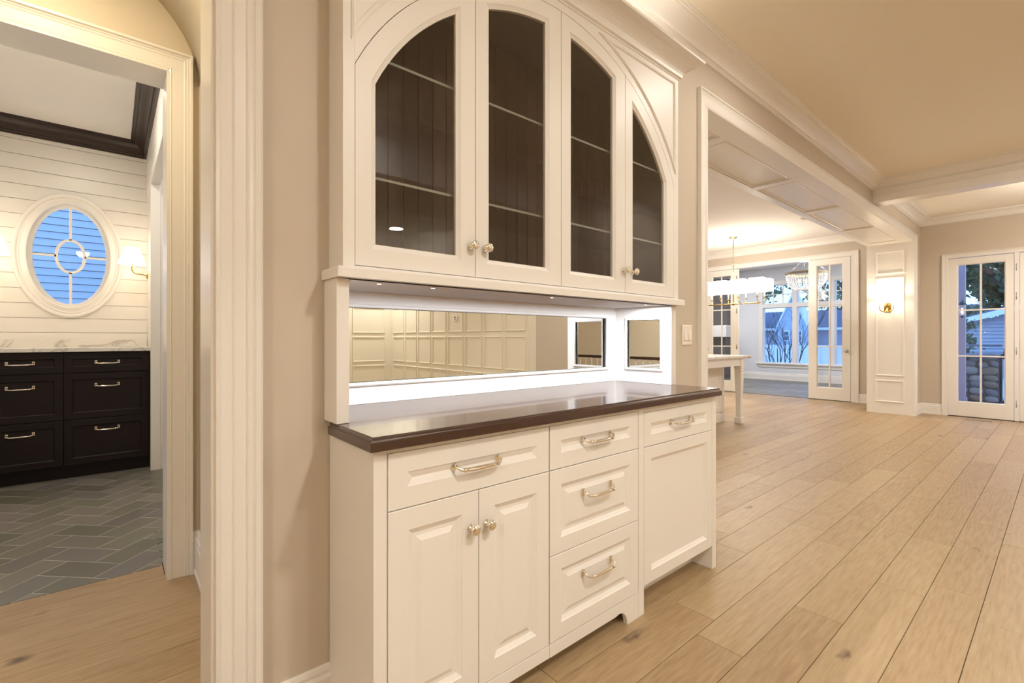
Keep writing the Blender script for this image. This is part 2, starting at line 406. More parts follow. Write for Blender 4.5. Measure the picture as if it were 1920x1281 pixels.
S('wall_left', m, WALL, 'beige wall beyond the stairs, seen only in the side mirror', 'wall')
# foyer wainscot: two panelled walls, seen in the mirror
WF = thing('wall_foyer', (4.2, -3, 0), 'cream foyer wall with a grid of moulded panels, seen in the mirror', 'wall', kind='structure')
m = MB(); m.box(4.2, -5.2, 0, 4.35, -1.07, 3.2); m.build('wall_face', WAINS, WF)
WB_ = thing('wall_foyer_back', (0, -5, 0), 'cream panelled wall at the far side of the foyer, seen in the mirror', 'wall', kind='structure')
m = MB(); m.box(-3.1, -5.2, 0, 4.2, -5.0, 3.2); m.build('wall_face', WAINS, WB_)
def bead_rect(p0, p1, nrm, parent, name='panel_moulding', mat=TRIM, prof=BEAD):
    a, b = Vector(p0), Vector(p1)
    N = Vector(nrm)
    if abs(N.x) > .5: path = [(a.x, a.y, a.z), (a.x, b.y, a.z), (a.x, b.y, b.z), (a.x, a.y, b.z)]
    elif abs(N.y) > .5: path = [(a.x, a.y, a.z), (b.x, a.y, a.z), (b.x, a.y, b.z), (a.x, a.y, b.z)]
    else: path = [(a.x, a.y, a.z), (b.x, a.y, a.z), (b.x, b.y, a.z), (a.x, b.y, a.z)]
    MB().sweep(path, prof, N, closed=True).build(name, mat, parent)
rows = ((.16, .66), (.75, 1.20), (1.29, 1.76), (1.85, 2.4))
for i in range(8):
    y1 = -1.12-i*.49
    for z0, z1 in rows: bead_rect((4.2, y1, z0), (4.2, y1-.41, z1), (-1, 0, 0), WF, mat=WAINS)
for i in range(8):
    x1 = 4.02-i*.78
    for z0, z1 in rows: bead_rect((x1, -5.0, z0), (x1-.62, -5.0, z1), (0, 1, 0), WB_, mat=WAINS)
m = MB(); m.box(-3.1, -5.2, ZC, 9.9, 1.5, ZC+.12); S('ceiling', m, CEIL, 'warm painted ceiling of the main room', 'ceiling')
m = MB(); m.box(1.56, 2.07, 3.10, 10.6, 7.2, 3.2); S('ceiling_kitchen', m, CEIL2, 'white ceiling of the kitchen and dining room', 'ceiling')
# ceiling beam
m = MB(); m.box(6.92, -1.07, 2.79, 7.15, 1.5, ZC)
m.box(6.905, -1.07, 2.875, 7.165, 1.5, 2.895)
S('ceiling_beam', m, TRIM, 'white boxed beam crossing the ceiling', 'beam', bevel=.004)
# crowns (path direction chosen so that +a points into the room)
def crown(name, path, label, p=.15, h=.095, z=None, mat=TRIM, flip=False):
    m = MB(); m.sweep(path, crown_prof(p, h, -1 if flip else 1), (0, 0, 1)); return S(name, m, mat, label, 'crown moulding')
crown('trim_1', [(6.92, 1.5, 2.94), (-3.0, 1.5, 2.94)], 'white crown moulding above the hutch and cased opening')
crown('trim_2', [(6.92, -1.07, 2.94), (6.92, 1.5, 2.94)], 'white crown moulding on the near side of the beam')
crown('trim_3', [(7.15, -1.07, 2.94), (9.75, -1.07, 2.94), (9.75, 1.5, 2.94), (7.15, 1.5, 2.94), (7.15, -1.07, 2.94)], 'white crown moulding round the last ceiling bay')
crown('trim_4', [(10.42, 2.07, 2.97), (10.42, 7.1, 2.97)], 'white crown moulding on the dining room wall', p=.14, h=.13)
crown('trim_5', [(10.42, 2.07, 2.97), (1.62, 2.07, 2.97)], 'white crown moulding over the header on the kitchen side', p=.14, h=.13, flip=True)
m = MB(); m.box(-3.0, -1.32, 2.62, 4.199, -1.07, ZC); S('wall_foyer_header', m, TRIM, 'white dropped header between foyer and hutch room, seen in the cabinet glass', 'header')
crown('trim_6', [(-3.0, -1.07, 2.94), (6.92, -1.07, 2.94)], 'white crown moulding opposite the hutch, seen in the cabinet glass')
crown('trim_7', [(-3.0, -5.0, 2.94), (4.2, -5.0, 2.94), (4.2, -1.32, 2.94)], 'white crown moulding round the foyer')
# baseboards
def baseb(name, path, label, flip=False, h=.165):
    m = MB(); m.sweep(path, base_prof(-1 if flip else 1, h), (0, 0, 1)); return S(name, m, TRIM, label, 'baseboard')
baseb('baseboard_left', [(.521, 1.5, 0), (.335, 1.5, 0)], 'white baseboard left of the hutch')
baseb('baseboard_middle', [(2.79, 1.5, 0), (2.385, 1.5, 0)], 'white baseboard right of the hutch')
baseb('baseboard_far', [(9.75, 1.246, 0), (9.75, 1.5, 0), (9.385, 1.5, 0)], 'white baseboard between pilaster and garden doors')
baseb('baseboard_dining', [(10.42, 2.07, 0), (10.42, 2.458, 0)], 'white baseboard beside the glazed dining doors')
baseb('baseboard_hall', [(.338, 1.7, 0), (.338, 2.85, 0), (.31, 2.85, 0)], 'white baseboard on the hall wall', h=.21)
# cased opening: casing, pilaster reveal with panels, soffit with panels
m = MB(); m.sweep([(9.28, 1.5, 0), (9.28, 1.5, 2.66), (2.895, 1.5, 2.66), (2.895, 1.5, 0)], [(-a, b) for a, b in casing_prof(.095, .022)], (0, -1, 0)); 
S('trim_opening', m, TRIM, 'white moulded casing round the wide opening', 'casing')
PR = thing('trim_pilaster', (9.27, 1.79, 0), 'white panelled pilaster at the end of the wide opening', 'pilaster', kind='structure')
m = MB(); m.box(9.262, 1.49, 0, 9.285, 2.085, 2.66); m.build('pilaster_face', TRIM, PR, bevel=.003)
for z0, z1 in ((.19, .515), (.60, 2.12), (2.14+.06, 2.53)): bead_rect((9.262, 1.955, z0), (9.262, 1.62, z1), (-1, 0, 0), PR)
PL = thing('trim_jamb', (2.9, 1.79, 0), 'white reveal at the near end of the wide opening', 'pilaster', kind='structure')
m = MB(); m.box(2.895, 1.49, 0, 2.915, 2.085, 2.66); m.build('pilaster_face', TRIM, PL)
SO = thing('trim_soffit', (6.1, 1.79, 2.66), 'white coffered underside of the wide opening', 'soffit', kind='structure')
m = MB()
m.box(2.9, 1.49, 2.655, 9.262, 1.645, 2.673); m.box(2.9, 2.0, 2.655, 9.262, 2.085, 2.673)
for x0, x1 in ((2.9, 2.97), (3.40, 3.50), (4.80, 4.90), (6.23, 6.33), (7.71, 7.81), (9.06, 9.262)): m.box(x0, 1.64, 2.655, x1, 2.01, 2.673)
m.build('soffit_frame', TRIM, SO, bevel=.002)
for x0, x1 in ((2.97, 3.40), (3.50, 4.80), (4.90, 6.23), (6.33, 7.71), (7.81, 9.06)):
    MB().box(x0-.01, 1.63, 2.6705, x1+.01, 2.01, 2.6715).build('panel', TRIM, SO)
    bead_rect((x0+.012, 1.657, 2.6705), (x1-.012, 1.988, 2.6705), (0, 0, -1), SO, prof=[(-.012, 0), (-.012, .012), (-.004, .016), (.004, .010), (.012, .004), (.012, 0)])
# ------------------------------------------------------------------ hall and vault
m = MB(); m.box(.338, 1.70, 0, .358, 2.85, 2.46)
S('wall_hall', m, HALLW, 'cream hall wall beside the cased opening', 'wall')
m = MB(); m.box(.205, 1.5, 0, .235, 1.70, 2.6); m.box(.2, 1.49, 2.6, -.9, 1.71, 2.63)
S('trim_hall_jamb', m, TRIM, 'glossy white jamb of the hall opening', 'jamb', bevel=.006)
m = MB(); m.sweep([(.215, 1.5, 0), (.215, 1.5, 2.6)], [(a, b) for a, b in [(0, 0), (0, .016), (-.008, .020), (-.013, .016), (-.036, .018), (-.040, .022), (-.044, .018), (-.070, .018), (-.074, .024), (-.080, .019), (-.088, .024), (-.094, .030), (-.106, .032), (-.112, .028), (-.112, 0)]], (0, -1, 0))
S('trim_hall_casing', m, TRIM, 'white fluted casing standing between hall and hutch wall', 'casing')
# barrel vault over the hall
m = MB(); cx = -.29
inn = [(cx+.628*math.cos(PI*i/28), 2.45+.545*math.sin(PI*i/28)) for i in range(29)]; out = [(cx+.68*math.cos(PI*i/28), 2.45+.60*math.sin(PI*i/28)) for i in range(29)]
m.loops([[(p[0], 1.68, p[1]) for p in inn+out[::-1]], [(p[0], 2.86, p[1]) for p in inn+out[::-1]]], True, True, smooth=False)
o = S('ceiling_hall', m, HALLW, 'cream barrel vault over the hall', 'ceiling')
for p in o.data.polygons: p.use_smooth = len(p.vertices) == 4
m = MB(); m.box(-.95, 1.70, 0, -.90, 2.85, 2.5); S('wall_hall_left', m, HALLW, 'cream wall on the far side of the hall', 'wall')
m = MB(); m.box(.212, 2.85, 0, .36, 3.045, 3.2); m.box(-1.0, 2.85, 2.49, .212, 3.045, 3.2)
S('wall_hall_end', m, HALLW, 'cream wall round the washroom doorway', 'wall')
m = MB(); m.sweep([(.212, 2.85, 0), (.212, 2.85, 2.49), (-1.0, 2.85, 2.49)], [(-a, b) for a, b in casing_prof(.098, .022)], (0, -1, 0))
S('trim_washroom_casing', m, TRIM, 'white moulded casing of the washroom doorway', 'casing')
m = MB(); m.box(.205, 2.835, 0, .222, 3.06, 2.485); m.box(-1.0, 2.835, 2.483, .21, 3.06, 2.497)
S('trim_washroom_jamb', m, TRIM, 'white jamb lining the washroom doorway', 'jamb')
# ------------------------------------------------------------------ washroom
YB = 6.15; XR = .285
WBk = thing('wall_washroom', (-.3, YB, 0), 'cream shiplap wall with the oval window', 'wall', kind='structure')
WX, WZ = -.30, 1.965; OA, OB = .292, .49   # hole half sizes
BP = .1345
k = 0; z = 1.10-BP
while z < 3.02:
    z0, z1 = z+.0022, z+BP-.0022
    zs = [z0+(z1-z0)*i/8 for i in range(9)]
    def hw(zz): q = 1-((zz-WZ)/OB)**2; return OA*math.sqrt(q) if q > 0 else 0
    if max(hw(q) for q in zs) <= 0:
        m = MB(); m.box(-.90, YB-.014, z0, XR, YB-.001, z1); m.build('board', TRIM, WBk, bevel=.0015)
    else:
        ra = [(WX-hw(q), q) for q in zs]; m = MB(); m.prism([(-.90, z0)]+ra+[(-.90, z1)], YB-.014, YB-.001); m.build('board', TRIM, WBk)
        rb = [(WX+hw(q), q) for q in zs]; m = MB(); m.prism([(XR, z0)]+rb+[(XR, z1)], YB-.014, YB-.001); m.build('board', TRIM, WBk)
    z += BP
n = 48
def ell(a, b, n=48): return [(WX+a*math.cos(2*PI*i/n), WZ+b*math.sin(2*PI*i/n)) for i in range(n)]
m = MB()
sq = []
for i in range(n):
    c_, s_ = math.cos(2*PI*i/n), math.sin(2*PI*i/n); t = min((.60/abs(c_)) if abs(c_) > 1e-6 else 99, (1.9/abs(s_)) if abs(s_) > 1e-6 else 99)
    sq.append((min(max(WX+c_*t, -.9), XR), min(max(WZ+s_*t, .9), 3.1)))
m.loops([[(p[0], YB, p[1]) for p in sq], [(p[0], YB, p[1]) for p in ell(OA, OB)], [(p[0], YB+.14, p[1]) for p in ell(OA, OB)], [(p[0], YB+.14, p[1]) for p in sq]], False, False)
m.build('wall_core', TRIM, WBk)
m = MB(); m.box(-.95, 3.045, 0, -.905, YB, 3.2)
S('wall_washroom_left', m, TRIM, 'white washroom wall beyond the left lamp', 'wall')
WR = thing('wall_washroom_right', (.3, 4.6, 0), 'white shiplap side wall of the washroom with a doorway', 'wall', kind='structure')
m = MB(); m.box(XR, 5.30, 0, XR+.1, YB, 3.2); m.box(XR, 3.6, 2.66, XR+.1, 5.30, 3.2); m.box(XR, 3.045, 0, XR+.1, 3.6, 3.2); m.build('wall_core', TRIM, WR)
for i in range(3):
    m = MB(); m.box(XR-.012, 3.06, 2.635+i*BP, XR, YB-.015, 2.635+(i+1)*BP-.005); m.build('board', TRIM, WR)
m = MB(); m.box(XR-.02, 5.288, 0, XR+.05, 5.325, 2.56); m.box(XR-.02, 3.62, 2.56, XR+.05, 5.33, 2.63); m.build('casing', TRIM, WR, bevel=.003)
m = MB(); m.box(1.45, 3.6, 0, 1.5, 6.2, 3.2); m.box(.385, 5.9, 0, 1.5, 6.0, 3.2); m.box(.385, 3.5, 0, 1.5, 3.6, 3.2); m.build('closet_wall', TRIM, WR)
m = MB(); m.box(-.95, 3.045, 3.153, 1.5, YB+.1, 3.2); S('ceiling_washroom', m, CEIL2, 'cream washroom ceiling', 'ceiling')
m = MB(); m.sweep([(XR-.012, 3.05, 3.02), (XR-.012, YB-.014, 3.02), (-.905, YB-.014, 3.02)], crown_prof(.128, .133), (0, 0, 1))
S('trim_washroom_crown', m, CRN, 'dark espresso crown moulding in the washroom', 'crown moulding')
# oval window
WN = thing('window_1', (WX, YB, WZ), 'oval window with a small oval in its middle, blue siding beyond', 'window', kind='structure')
prof = [(.292, -.004), (.292, -.022), (.300, -.026), (.335, -.020), (.345, -.026), (.353, -.020), (.362, -.034), (.372, -.040), (.384, -.040), (.388, -.030), (.388, -.004)]
def eloop(da, y): return [(WX+(OA+da-.292)*math.cos(2*PI*i/64), YB+y, WZ+(OB+(da-.292))*math.sin(2*PI*i/64)) for i in range(64)]
m = MB(); m.loops([eloop(a, y) for a, y in prof], False, False, smooth=False); m.build('casing', TRIM, WN)
m = MB(); m.loops([eloop(a, y) for a, y in ((.292, -.02), (.292, .07), (.262, .07), (.258, .055), (.262, .04), (.292, .04))], False, False); m.build('sash', TRIM, WN)
def eloop2(a, b, y, n=40): return [(WX+a*math.cos(2*PI*i/n), YB+y, WZ+b*math.sin(2*PI*i/n)) for i in range(n)]
m = MB(); m.loops([eloop2(.112, .167, .045), eloop2(.088, .143, .045), eloop2(.088, .143, .065), eloop2(.112, .167, .065), eloop2(.112, .167, .045)], False, False); m.build('muntin_ring', TRIM, WN)
for a in (0, 1):
    for sg in (-1, 1):
        m = MB()
        if a: m.box(WX-.010, YB+.045, WZ+sg*.155, WX+.010, YB+.065, WZ+sg*.462)
        else: m.box(WX+sg*.100, YB+.045, WZ-.010, WX+sg*.265, YB+.065, WZ+.010)
        m.build('muntin', TRIM, WN)
m = MB(); m.loops([eloop2(.27, .468, .056), eloop2(.27, .468, .060)], True, True); m.build('glass_pane', GLASS, WN)
# neighbour's siding behind the oval window
NB = thing('house_wall', (-.3, 8.6, 0), 'blue-lit clapboard house wall outside the oval window', 'house')
m = MB(); m.box(-4, 8.62, -1, 3.0, 8.8, 5); m.build('wall_core', ROOF, NB)  # dark core colour stands in for shade in the gaps between clapboards
for i in range(30):
    z = .75+i*.096
    m = MB(); m.prism([(8.618, z+.007), (8.590, z+.007), (8.592, z+.010), (8.608, z+.0955), (8.618, z+.0955)], -3.2, 2.8, 'x'); m.build('clapboard', SIDING, NB)
m = MB(); m.box(.06, 8.5, .2, .6, 8.6, 1.42); m.box(.02, 8.47, 1.42, .64, 8.6, 1.45); m.build('corner_box', EAVE, NB)
# vanity
VT = thing('vanity_cabinet', (-.3, 5.45, 0), 'espresso vanity cabinet with six drawers below the oval window', 'cabinet')
m = MB(); m.box(-.90, 5.425, .10, .272, 6.12, 1.066); m.box(-.90, 5.47, 0, .272, 6.0, .10); m.build('body', VAN, VT)
def rect(x0, x1, z0, z1, y, d=0): return [(x0+d, y, z0+d), (x1-d, y, z0+d), (x1-d, y, z1-d), (x0+d, y, z1-d)]
def door_front(m, x0, x1, z0, z1, yf, st=.063, raised=True, t=.02, dep=.010, sl=.013):
    L = [rect(x0, x1, z0, z1, yf+t), rect(x0, x1, z0, z1, yf+.0015), rect(x0, x1, z0, z1, yf, .0015), rect(x0, x1, z0, z1, yf, st-.003), rect(x0, x1, z0, z1, yf+.003, st), rect(x0, x1, z0, z1, yf+dep*.8, st+sl*.75), rect(x0, x1, z0, z1, yf+dep, st+sl)]
    if raised: L += [rect(x0, x1, z0, z1, yf+dep, st+sl+.010), rect(x0, x1, z0, z1, yf+dep*.35, st+sl+.026)]
    m.loops(L, True, True); return m
def bar_pull(root, x, z, yf, w=.16, mat=NICK, name='handle', sz=1.0):
    m = MB()
    for sx in (-1, 1):
        m.box(x+sx*w/2-.008*sz, yf-.004, z-.014*sz, x+sx*w/2+.008*sz, yf, z+.014*sz)
        p = [(x+sx*w/2, yf-.002, z+.004), (x+sx*w/2, yf-.014*sz, z+.003), (x+sx*(w/2-.002), yf-.024*sz, z-.004), (x+sx*(w/2-.010), yf-.031*sz, z-.010), (x+sx*(w/2-.022), yf-.033*sz, z-.011)]
        m.tube(p, .0042*sz, 8)
        m.lathe([(.0065*sz, -.004), (.0075*sz, 0), (.0065*sz, .004)], (x+sx*(w/2-.020), yf-.033*sz, z-.011), (1, 0, 0), 10)
    m.tube([(x-w/2+.020, yf-.033*sz, z-.011), (x-w/4, yf-.034*sz, z-.012), (x, yf-.0345*sz, z-.0125), (x+w/4, yf-.034*sz, z-.012), (x+w/2-.020, yf-.033*sz, z-.011)], [.005*sz, .0062*sz, .007*sz, .0062*sz, .005*sz], 10)
    return m.build(name, mat, root)
def knob(root, x, z, yf, sz=1.0):
    m = MB(); m.lathe([(.013*sz, 0), (.013*sz, .003), (.007*sz, .006), (.006*sz, .014), (.010*sz, .017), (.0155*sz, .022), (.0165*sz, .026), (.015*sz, .030), (.010*sz, .033), (.003*sz, .034)], (x, yf, z), (0, -1, 0), 20)
    return m.build('knob', NICK, root)
for x0, x1, hx in ((-.90, -.306, -.555), (-.302, .262, -.027)):
    for z0, z1, hz in ((.890, 1.060, .978), (.500, .884, .783), (.118, .494, .408)):
        m = MB(); door_front(m, x0, x1, z0, z1, 5.40, .055, False, .024, .008, .004); d = m.build('drawer', VAN, VT)
        bar_pull(d, hx, hz, 5.40, .15, sz=1.0)
VC = thing('vanity_countertop', (-.3, 5.75, 1.067), 'white veined marble countertop on the espresso vanity', 'countertop')
m = MB(); m.box(-.903, 5.375, 1.067, .281, 6.132, 1.10); m.build('slab', MARBLE, VC, bevel=.003)
m = MB(); m.box(-.903, 6.105, 1.10, .281, 6.132, 1.165); m.build('backsplash', MARBLE, VC, bevel=.002)
# wall lamps beside the oval window
def wash_lamp(x, sgn, wx, label):
    yy = 5.83
    r = thing('wall_lamp', (wx, yy, 1.80), label, 'lamp', 'wall lamps beside the oval window')
    m = MB(); m.lathe([(.042, 0), (.042, .008), (.030, .014), (.012, .018), (.012, .03)], (wx, yy, 1.80), (-sgn, 0, 0), 20); m.build('backplate', BRASS, r)
    m = MB(); a = [(wx, yy, 1.80), (wx-sgn*.09, yy, 1.803)]
    for i in range(7):
        t = i/6*PI/2; a.append((x+sgn*(.045-.045*math.sin(t)), yy, 1.803+.045*(1-math.cos(t))))
    a.append((x, yy, 1.88)); m.tube(a, .006, 8); m.build('arm', BRASS, r)
    m = MB(); m.lathe([(.022, 0), (.022, .004), (.012, .008), (.012, .06)], (x, yy, 1.868), n=16); m.build('candle_cup', BRASS, r)
    m = MB(); m.loops([[(x+q*math.cos(2*PI*i/28), yy+q*math.sin(2*PI*i/28), z) for i in range(28)] for q, z in ((.108, 1.893), (.055, 2.052), (.053, 2.052), (.106, 1.893))], False, False, smooth=True); m.build('shade', SHADEW, r)
    m = MB(); m.lathe([(.002, 0), (.016, .02), (.02, .04), (.012, .065), (.002, .08)], (x, yy, 1.925), n=12); m.build('bulb', BULB, r)
    light('lamp_glow', 'POINT', (x, yy-.0, 2.07), 1.1, WARM, .03); light('lamp_glow', 'POINT', (x, yy, 1.87), 1.5, WARM, .03)
wash_lamp(.150, 1, XR-.012, 'brass wall lamp with white shade right of the oval window')
wash_lamp(-.765, -1, -.905, 'brass wall lamp at the photo left edge, left of the oval window')

# ------------------------------------------------------------------ hutch: base cabinets
YF = 1.172
HW = 'white hutch'
B1 = thing('base_cabinet', (.845, 1.35, 0), 'white base cabinet at the left end, with one wide drawer over two doors', 'cabinet', 'white base cabinets under the dark counter')
m = MB()
m.box(.521, YF, 0, .559, 1.497, .888); m.box(.559, YF+.021, .108, 1.168, 1.497, .888)
m.box(.559, YF+.0, .872, 1.168, YF+.03, .888)
m.build('body', CAB, B1, bevel=.0012)
m = MB(); m.box(.561, YF, .06, 1.168, YF+.02, .1035); m.box(.559, 1.27, 0, 1.168, 1.29, .1035); m.build('toe_board', CAB, B1, bevel=.001)
m = MB(); door_front(m, .5625, 1.1665, .7155, .8705, YF, .060, False, dep=.009, sl=.016); d = m.build('drawer', CAB, B1); bar_pull(d, .857, .802, YF+.009, .165)
m = MB(); door_front(m, .5625, .861, .106, .7125, YF); d = m.build('door', CAB, B1); knob(d, .833, .604, YF)
m = MB(); door_front(m, .8635, 1.1665, .106, .7125, YF); d = m.build('door', CAB, B1); knob(d, .893, .604, YF)
B2 = thing('base_cabinet', (1.435, 1.35, 0), 'white base cabinet in the middle, a stack of three drawers on a bracket foot', 'cabinet', 'white base cabinets under the dark counter')
m = MB(); m.box(1.169, YF+.021, .108, 1.698, 1.497, .888); m.box(1.169, YF, .872, 1.698, YF+.03, .888); m.build('body', CAB, B2, bevel=.001)
m = MB(); pl = [(1.169, .1075-.002), (1.169, .06), (1.545, .06)]
for i in range(9):
    t = i/8*PI/2; pl.append((1.565+.055*math.sin(t), .002+.062*math.cos(t)))
pl += [(1.620, 0), (1.698, 0), (1.698, .1055)]
m.prism(pl, YF, YF+.02); m.box(1.169, 1.27, 0, 1.698, 1.29, .106); m.build('toe_board', CAB, B2)
for z0, z1, hz, st in ((.7155, .8705, .803, False), (.413, .7125, .603, True), (.108, .410, .302, True)):
    m = MB(); door_front(m, 1.171, 1.6965, z0, z1, YF, .058, st, dep=.009 if not st else .010); d = m.build('drawer', CAB, B2); bar_pull(d, 1.428, hz, YF+(.009 if not st else .004), .165)
B3 = thing('base_cabinet', (2.04, 1.35, 0), 'white base cabinet at the right end, a small drawer over a tall panel door', 'cabinet', 'white base cabinets under the dark counter')
m = MB(); m.box(1.6995, YF, 0, 1.738, 1.497, .888); m.box(2.338, YF, 0, 2.378, 1.497, .888); m.box(1.738, YF+.021, .118, 2.338, 1.497, .888); m.box(1.738, YF+.012, .106, 2.338, YF+.03, .118)
m.box(1.738, YF, .862, 2.338, YF+.03, .888); m.build('body', CAB, B3, bevel=.0012)
m = MB(); m.box(1.738, 1.285, 0, 2.338, 1.30, .118); m.build('toe_board', CAB, B3)
m = MB(); door_front(m, 1.7405, 2.3355, .7125, .8605, YF, .052, False, dep=.009, sl=.014); d = m.build('drawer', CAB, B3); bar_pull(d, 2.038, .800, YF+.009, .165)
m = MB(); door_front(m, 1.7405, 2.3355, .118, .7095, YF, .055, False, dep=.011, sl=.014); m.build('door', CAB, B3)
# worktop
CT = thing('countertop', (1.42, 1.45, .888), 'glossy dark brown wooden countertop on the white base cabinets', 'countertop')
def ctl(d, z): return [(.500+d, 1.142+d, z), (2.351-d, 1.142+d, z), (2.351-d, 1.497, z), (.500+d, 1.497, z)] if False else [(.500+d, 1.142+d, z), (2.351+.03-d, 1.142+d, z), (2.381-d, 1.497, z), (.5215, 1.497, z), (.5215, 1.452-d, z), (.500+d, 1.452-d, z)]
m = MB(); L = [ctl(.001, .8885), ctl(0, .890), ctl(0, .9125), ctl(.001, .9145), ctl(.0035, .9145), ctl(.004, .9165), ctl(.0065, .920), ctl(.009, .9215), ctl(.0095, .9245), ctl(.011, .9255)]
m.loops(L, True, True); m.box(.545, 1.497, .889, 2.338, 1.79, .9255); m.build('slab', CTOP, CT)
# niche with mirrors
NC = thing('mirror_niche', (1.43, 1.6, .926), 'white lit niche lined with mirrors between counter and upper cabinet', 'niche')
m = MB(); m.box(.505, 1.392, .9262, .543, 1.498, 1.359); m.box(.5465, 1.498, .9262, .549, 1.79, 1.359); m.build('side_panel', CAB, NC, bevel=.0012)
def frame_y(m, x0, x1, z0, z1, hx0, hx1, hz0, hz1, y, t): 
    L = [rect(x0, x1, z0, z1, y+t), rect(x0, x1, z0, z1, y), rect(hx0, hx1, hz0, hz1, y), rect(hx0, hx1, hz0, hz1, y+t)]
    m.loops(L, False, False)
m = MB(); frame_y(m, .549, 2.32, .9262, 1.359, .60, 2.236, 1.0, 1.308, 1.762, .02)
m.sweep([(.60, 1.762, 1.0), (2.236, 1.762, 1.0), (2.236, 1.762, 1.308), (.60, 1.762, 1.308)], [(-.006, 0), (-.006, .004), (0, .007), (.006, .007), (.010, .003), (.010, 0)], (0, -1, 0), closed=True)
m.build('back_frame', CAB, NC)
m = MB(); m.box(.59, 1.774, .99, 2.245, 1.778, 1.318); m.build('back_mirror', MIRROR, NC)
# right side panel, facing -x
def recx(y0, y1, z0, z1, x, d=0): return [(x, y0+d, z0+d), (x, y1-d, z0+d), (x, y1-d, z1-d), (x, y0+d, z1-d)]
m = MB(); m.loops([recx(1.392, 1.762, .9262, 1.359, 2.337), recx(1.392, 1.762, .9262, 1.359, 2.32), recx(1.45, 1.69, 1.0, 1.296, 2.32), recx(1.45, 1.69, 1.0, 1.296, 2.335)], True, False)
m.sweep([(2.32, 1.45, 1.0), (2.32, 1.45, 1.296), (2.32, 1.69, 1.296), (2.32, 1.69, 1.0)], [(-.006, 0), (-.006, .004), (0, .007), (.006, .007), (.010, .003), (.010, 0)], (-1, 0, 0), closed=True)
m.build('side_panel', CAB, NC)
m = MB(); m.box(2.331, 1.44, .99, 2.334, 1.70, 1.306); m.build('side_mirror', MIRROR, NC)
m = MB(); m.box(2.3375, 1.392, .9262, 2.365, 1.498, 1.359); m.build('outer_panel', CAB, NC)
for px_ in (.66, .86, 1.45, 2.15):
    m = MB(); m.lathe([(.010, 0), (.010, -.003), (.007, -.004)], (px_, 1.44, 1.3597), n=14); p = m.build('puck_light', NICK, NC)
    m = MB(); m.lathe([(.006, -.004), (.006, -.0045)], (px_, 1.44, 1.3597), n=12); m.build('lens', PUCK, p)
light('niche_strip_glow', 'AREA', (1.43, 1.45, 1.352), 15, (.86, .92, 1.0), 1.72, size_y=.02)
light('niche_strip_glow', 'AREA', (2.20, 1.50, 1.352), 2.5, (.86, .92, 1.0), .05)
# ------------------------------------------------------------------ hutch: upper cabinet
YU = 1.385; AX, AZ = 1.447, 1.577; RG, RD = .911, .987
UC = thing('upper_cabinet', (1.45, 1.55, 1.36), 'white upper cabinet with four arched glass doors and dark inside', 'cabinet')
def lowr(y): return AZ+math.sqrt(RD*RD-(y-AX)**2)
m = MB()
m.box(.521, YU, 1.393, .5575, 1.79, 2.605); m.box(2.3365, YU, 1.393, 2.378, 1.498, 2.605); m.box(2.32, 1.498, 1.393, 2.337, 1.79, 2.605)
m.box(.5575, YU+.022, 2.57, 2.337, 1.79, 2.605)
m.build('body', CAB, UC, bevel=.0012)
# arched face rail, with sunk spandrel panels
xa, xb = .5575, 2.3365
pts = [(xa+(xb-xa)*i/60) for i in range(61)]
low = [(x, AZ+math.sqrt(max(0, (RD+.0018)**2-(x-AX)**2))) for x in pts]
m = MB(); m.prism(low+[(xb, 2.605), (xa, 2.605)], YU, YU+.02)
m.build('arched_rail', CAB, UC)
# spandrel mouldings standing on the rail: outline = top line, side line, arc
for sg in (-1, 1):
    R2 = RD+.05; sx = AX+sg*.892; ztop = 2.572; pa = []
    z_at = AZ+math.sqrt(R2*R2-.892**2) if R2 > .892 else AZ
    th0 = math.atan2(z_at-AZ, .892); th1 = math.asin((ztop-AZ)/R2)
    for i in range(17):
        t = th0+(th1-th0)*i/16; pa.append((AX+sg*R2*math.cos(t), YU, AZ+R2*math.sin(t)))
    path = pa+[(sx, YU, ztop)]
    m = MB(); m.sweep(path if sg > 0 else path, [(-.009, 0), (-.009, .004), (-.003, .008), (.003, .008), (.009, .003), (.009, 0)], (0, -1, 0), closed=True)
    m.build('spandrel_moulding', CAB, UC)
m = MB(); m.box(.5575, YU, 1.3935, 2.3365, YU+.02, 1.3995); m.box(.5575, YU+.022, 1.3935, 2.32, 1.775, 1.408); m.build('bottom_board', CAB, UC)
m = MB(); m.box(.5575, 1.745, 1.408, 2.32, 1.776, 2.57)
m.build('back_panel', INSIDE, UC)
for i in range(26):
    x = .56+i*.0678
    m = MB(); m.prism([(x+.0012, 1.746), (x+.006, 1.740), (x+.062, 1.740), (x+.0666, 1.746)], 1.41, 2.568, 'z'); m.build('beadboard_slat', INSIDE, UC)
m = MB(); m.box(.558, YU+.022, 1.41, .572, 1.74, 2.57); m.box(2.306, YU+.022, 1.41, 2.3195, 1.74, 2.57); m.box(.572, YU+.022, 2.55, 2.306, 1.74, 2.569); m.box(.572, YU+.03, 1.408, 2.306, 1.74, 1.413); m.build('inner_lining', INSIDE, UC)
m = MB(); m.box(1.438, YU+.022, 1.41, 1.458, YU+.04, 2.56); m.build('centre_post', INSIDE, UC)
for z in (1.690, 2.075):
    m = MB(); m.box(.573, 1.425, z-.004, 2.305, 1.735, z+.004); s_ = m.build('glass_shelf', CGLASS, UC)
    m = MB(); m.box(.573, 1.4235, z-.0042, 2.305, 1.425, z+.0042); m.build('shelf_edge', SHELFG, s_)
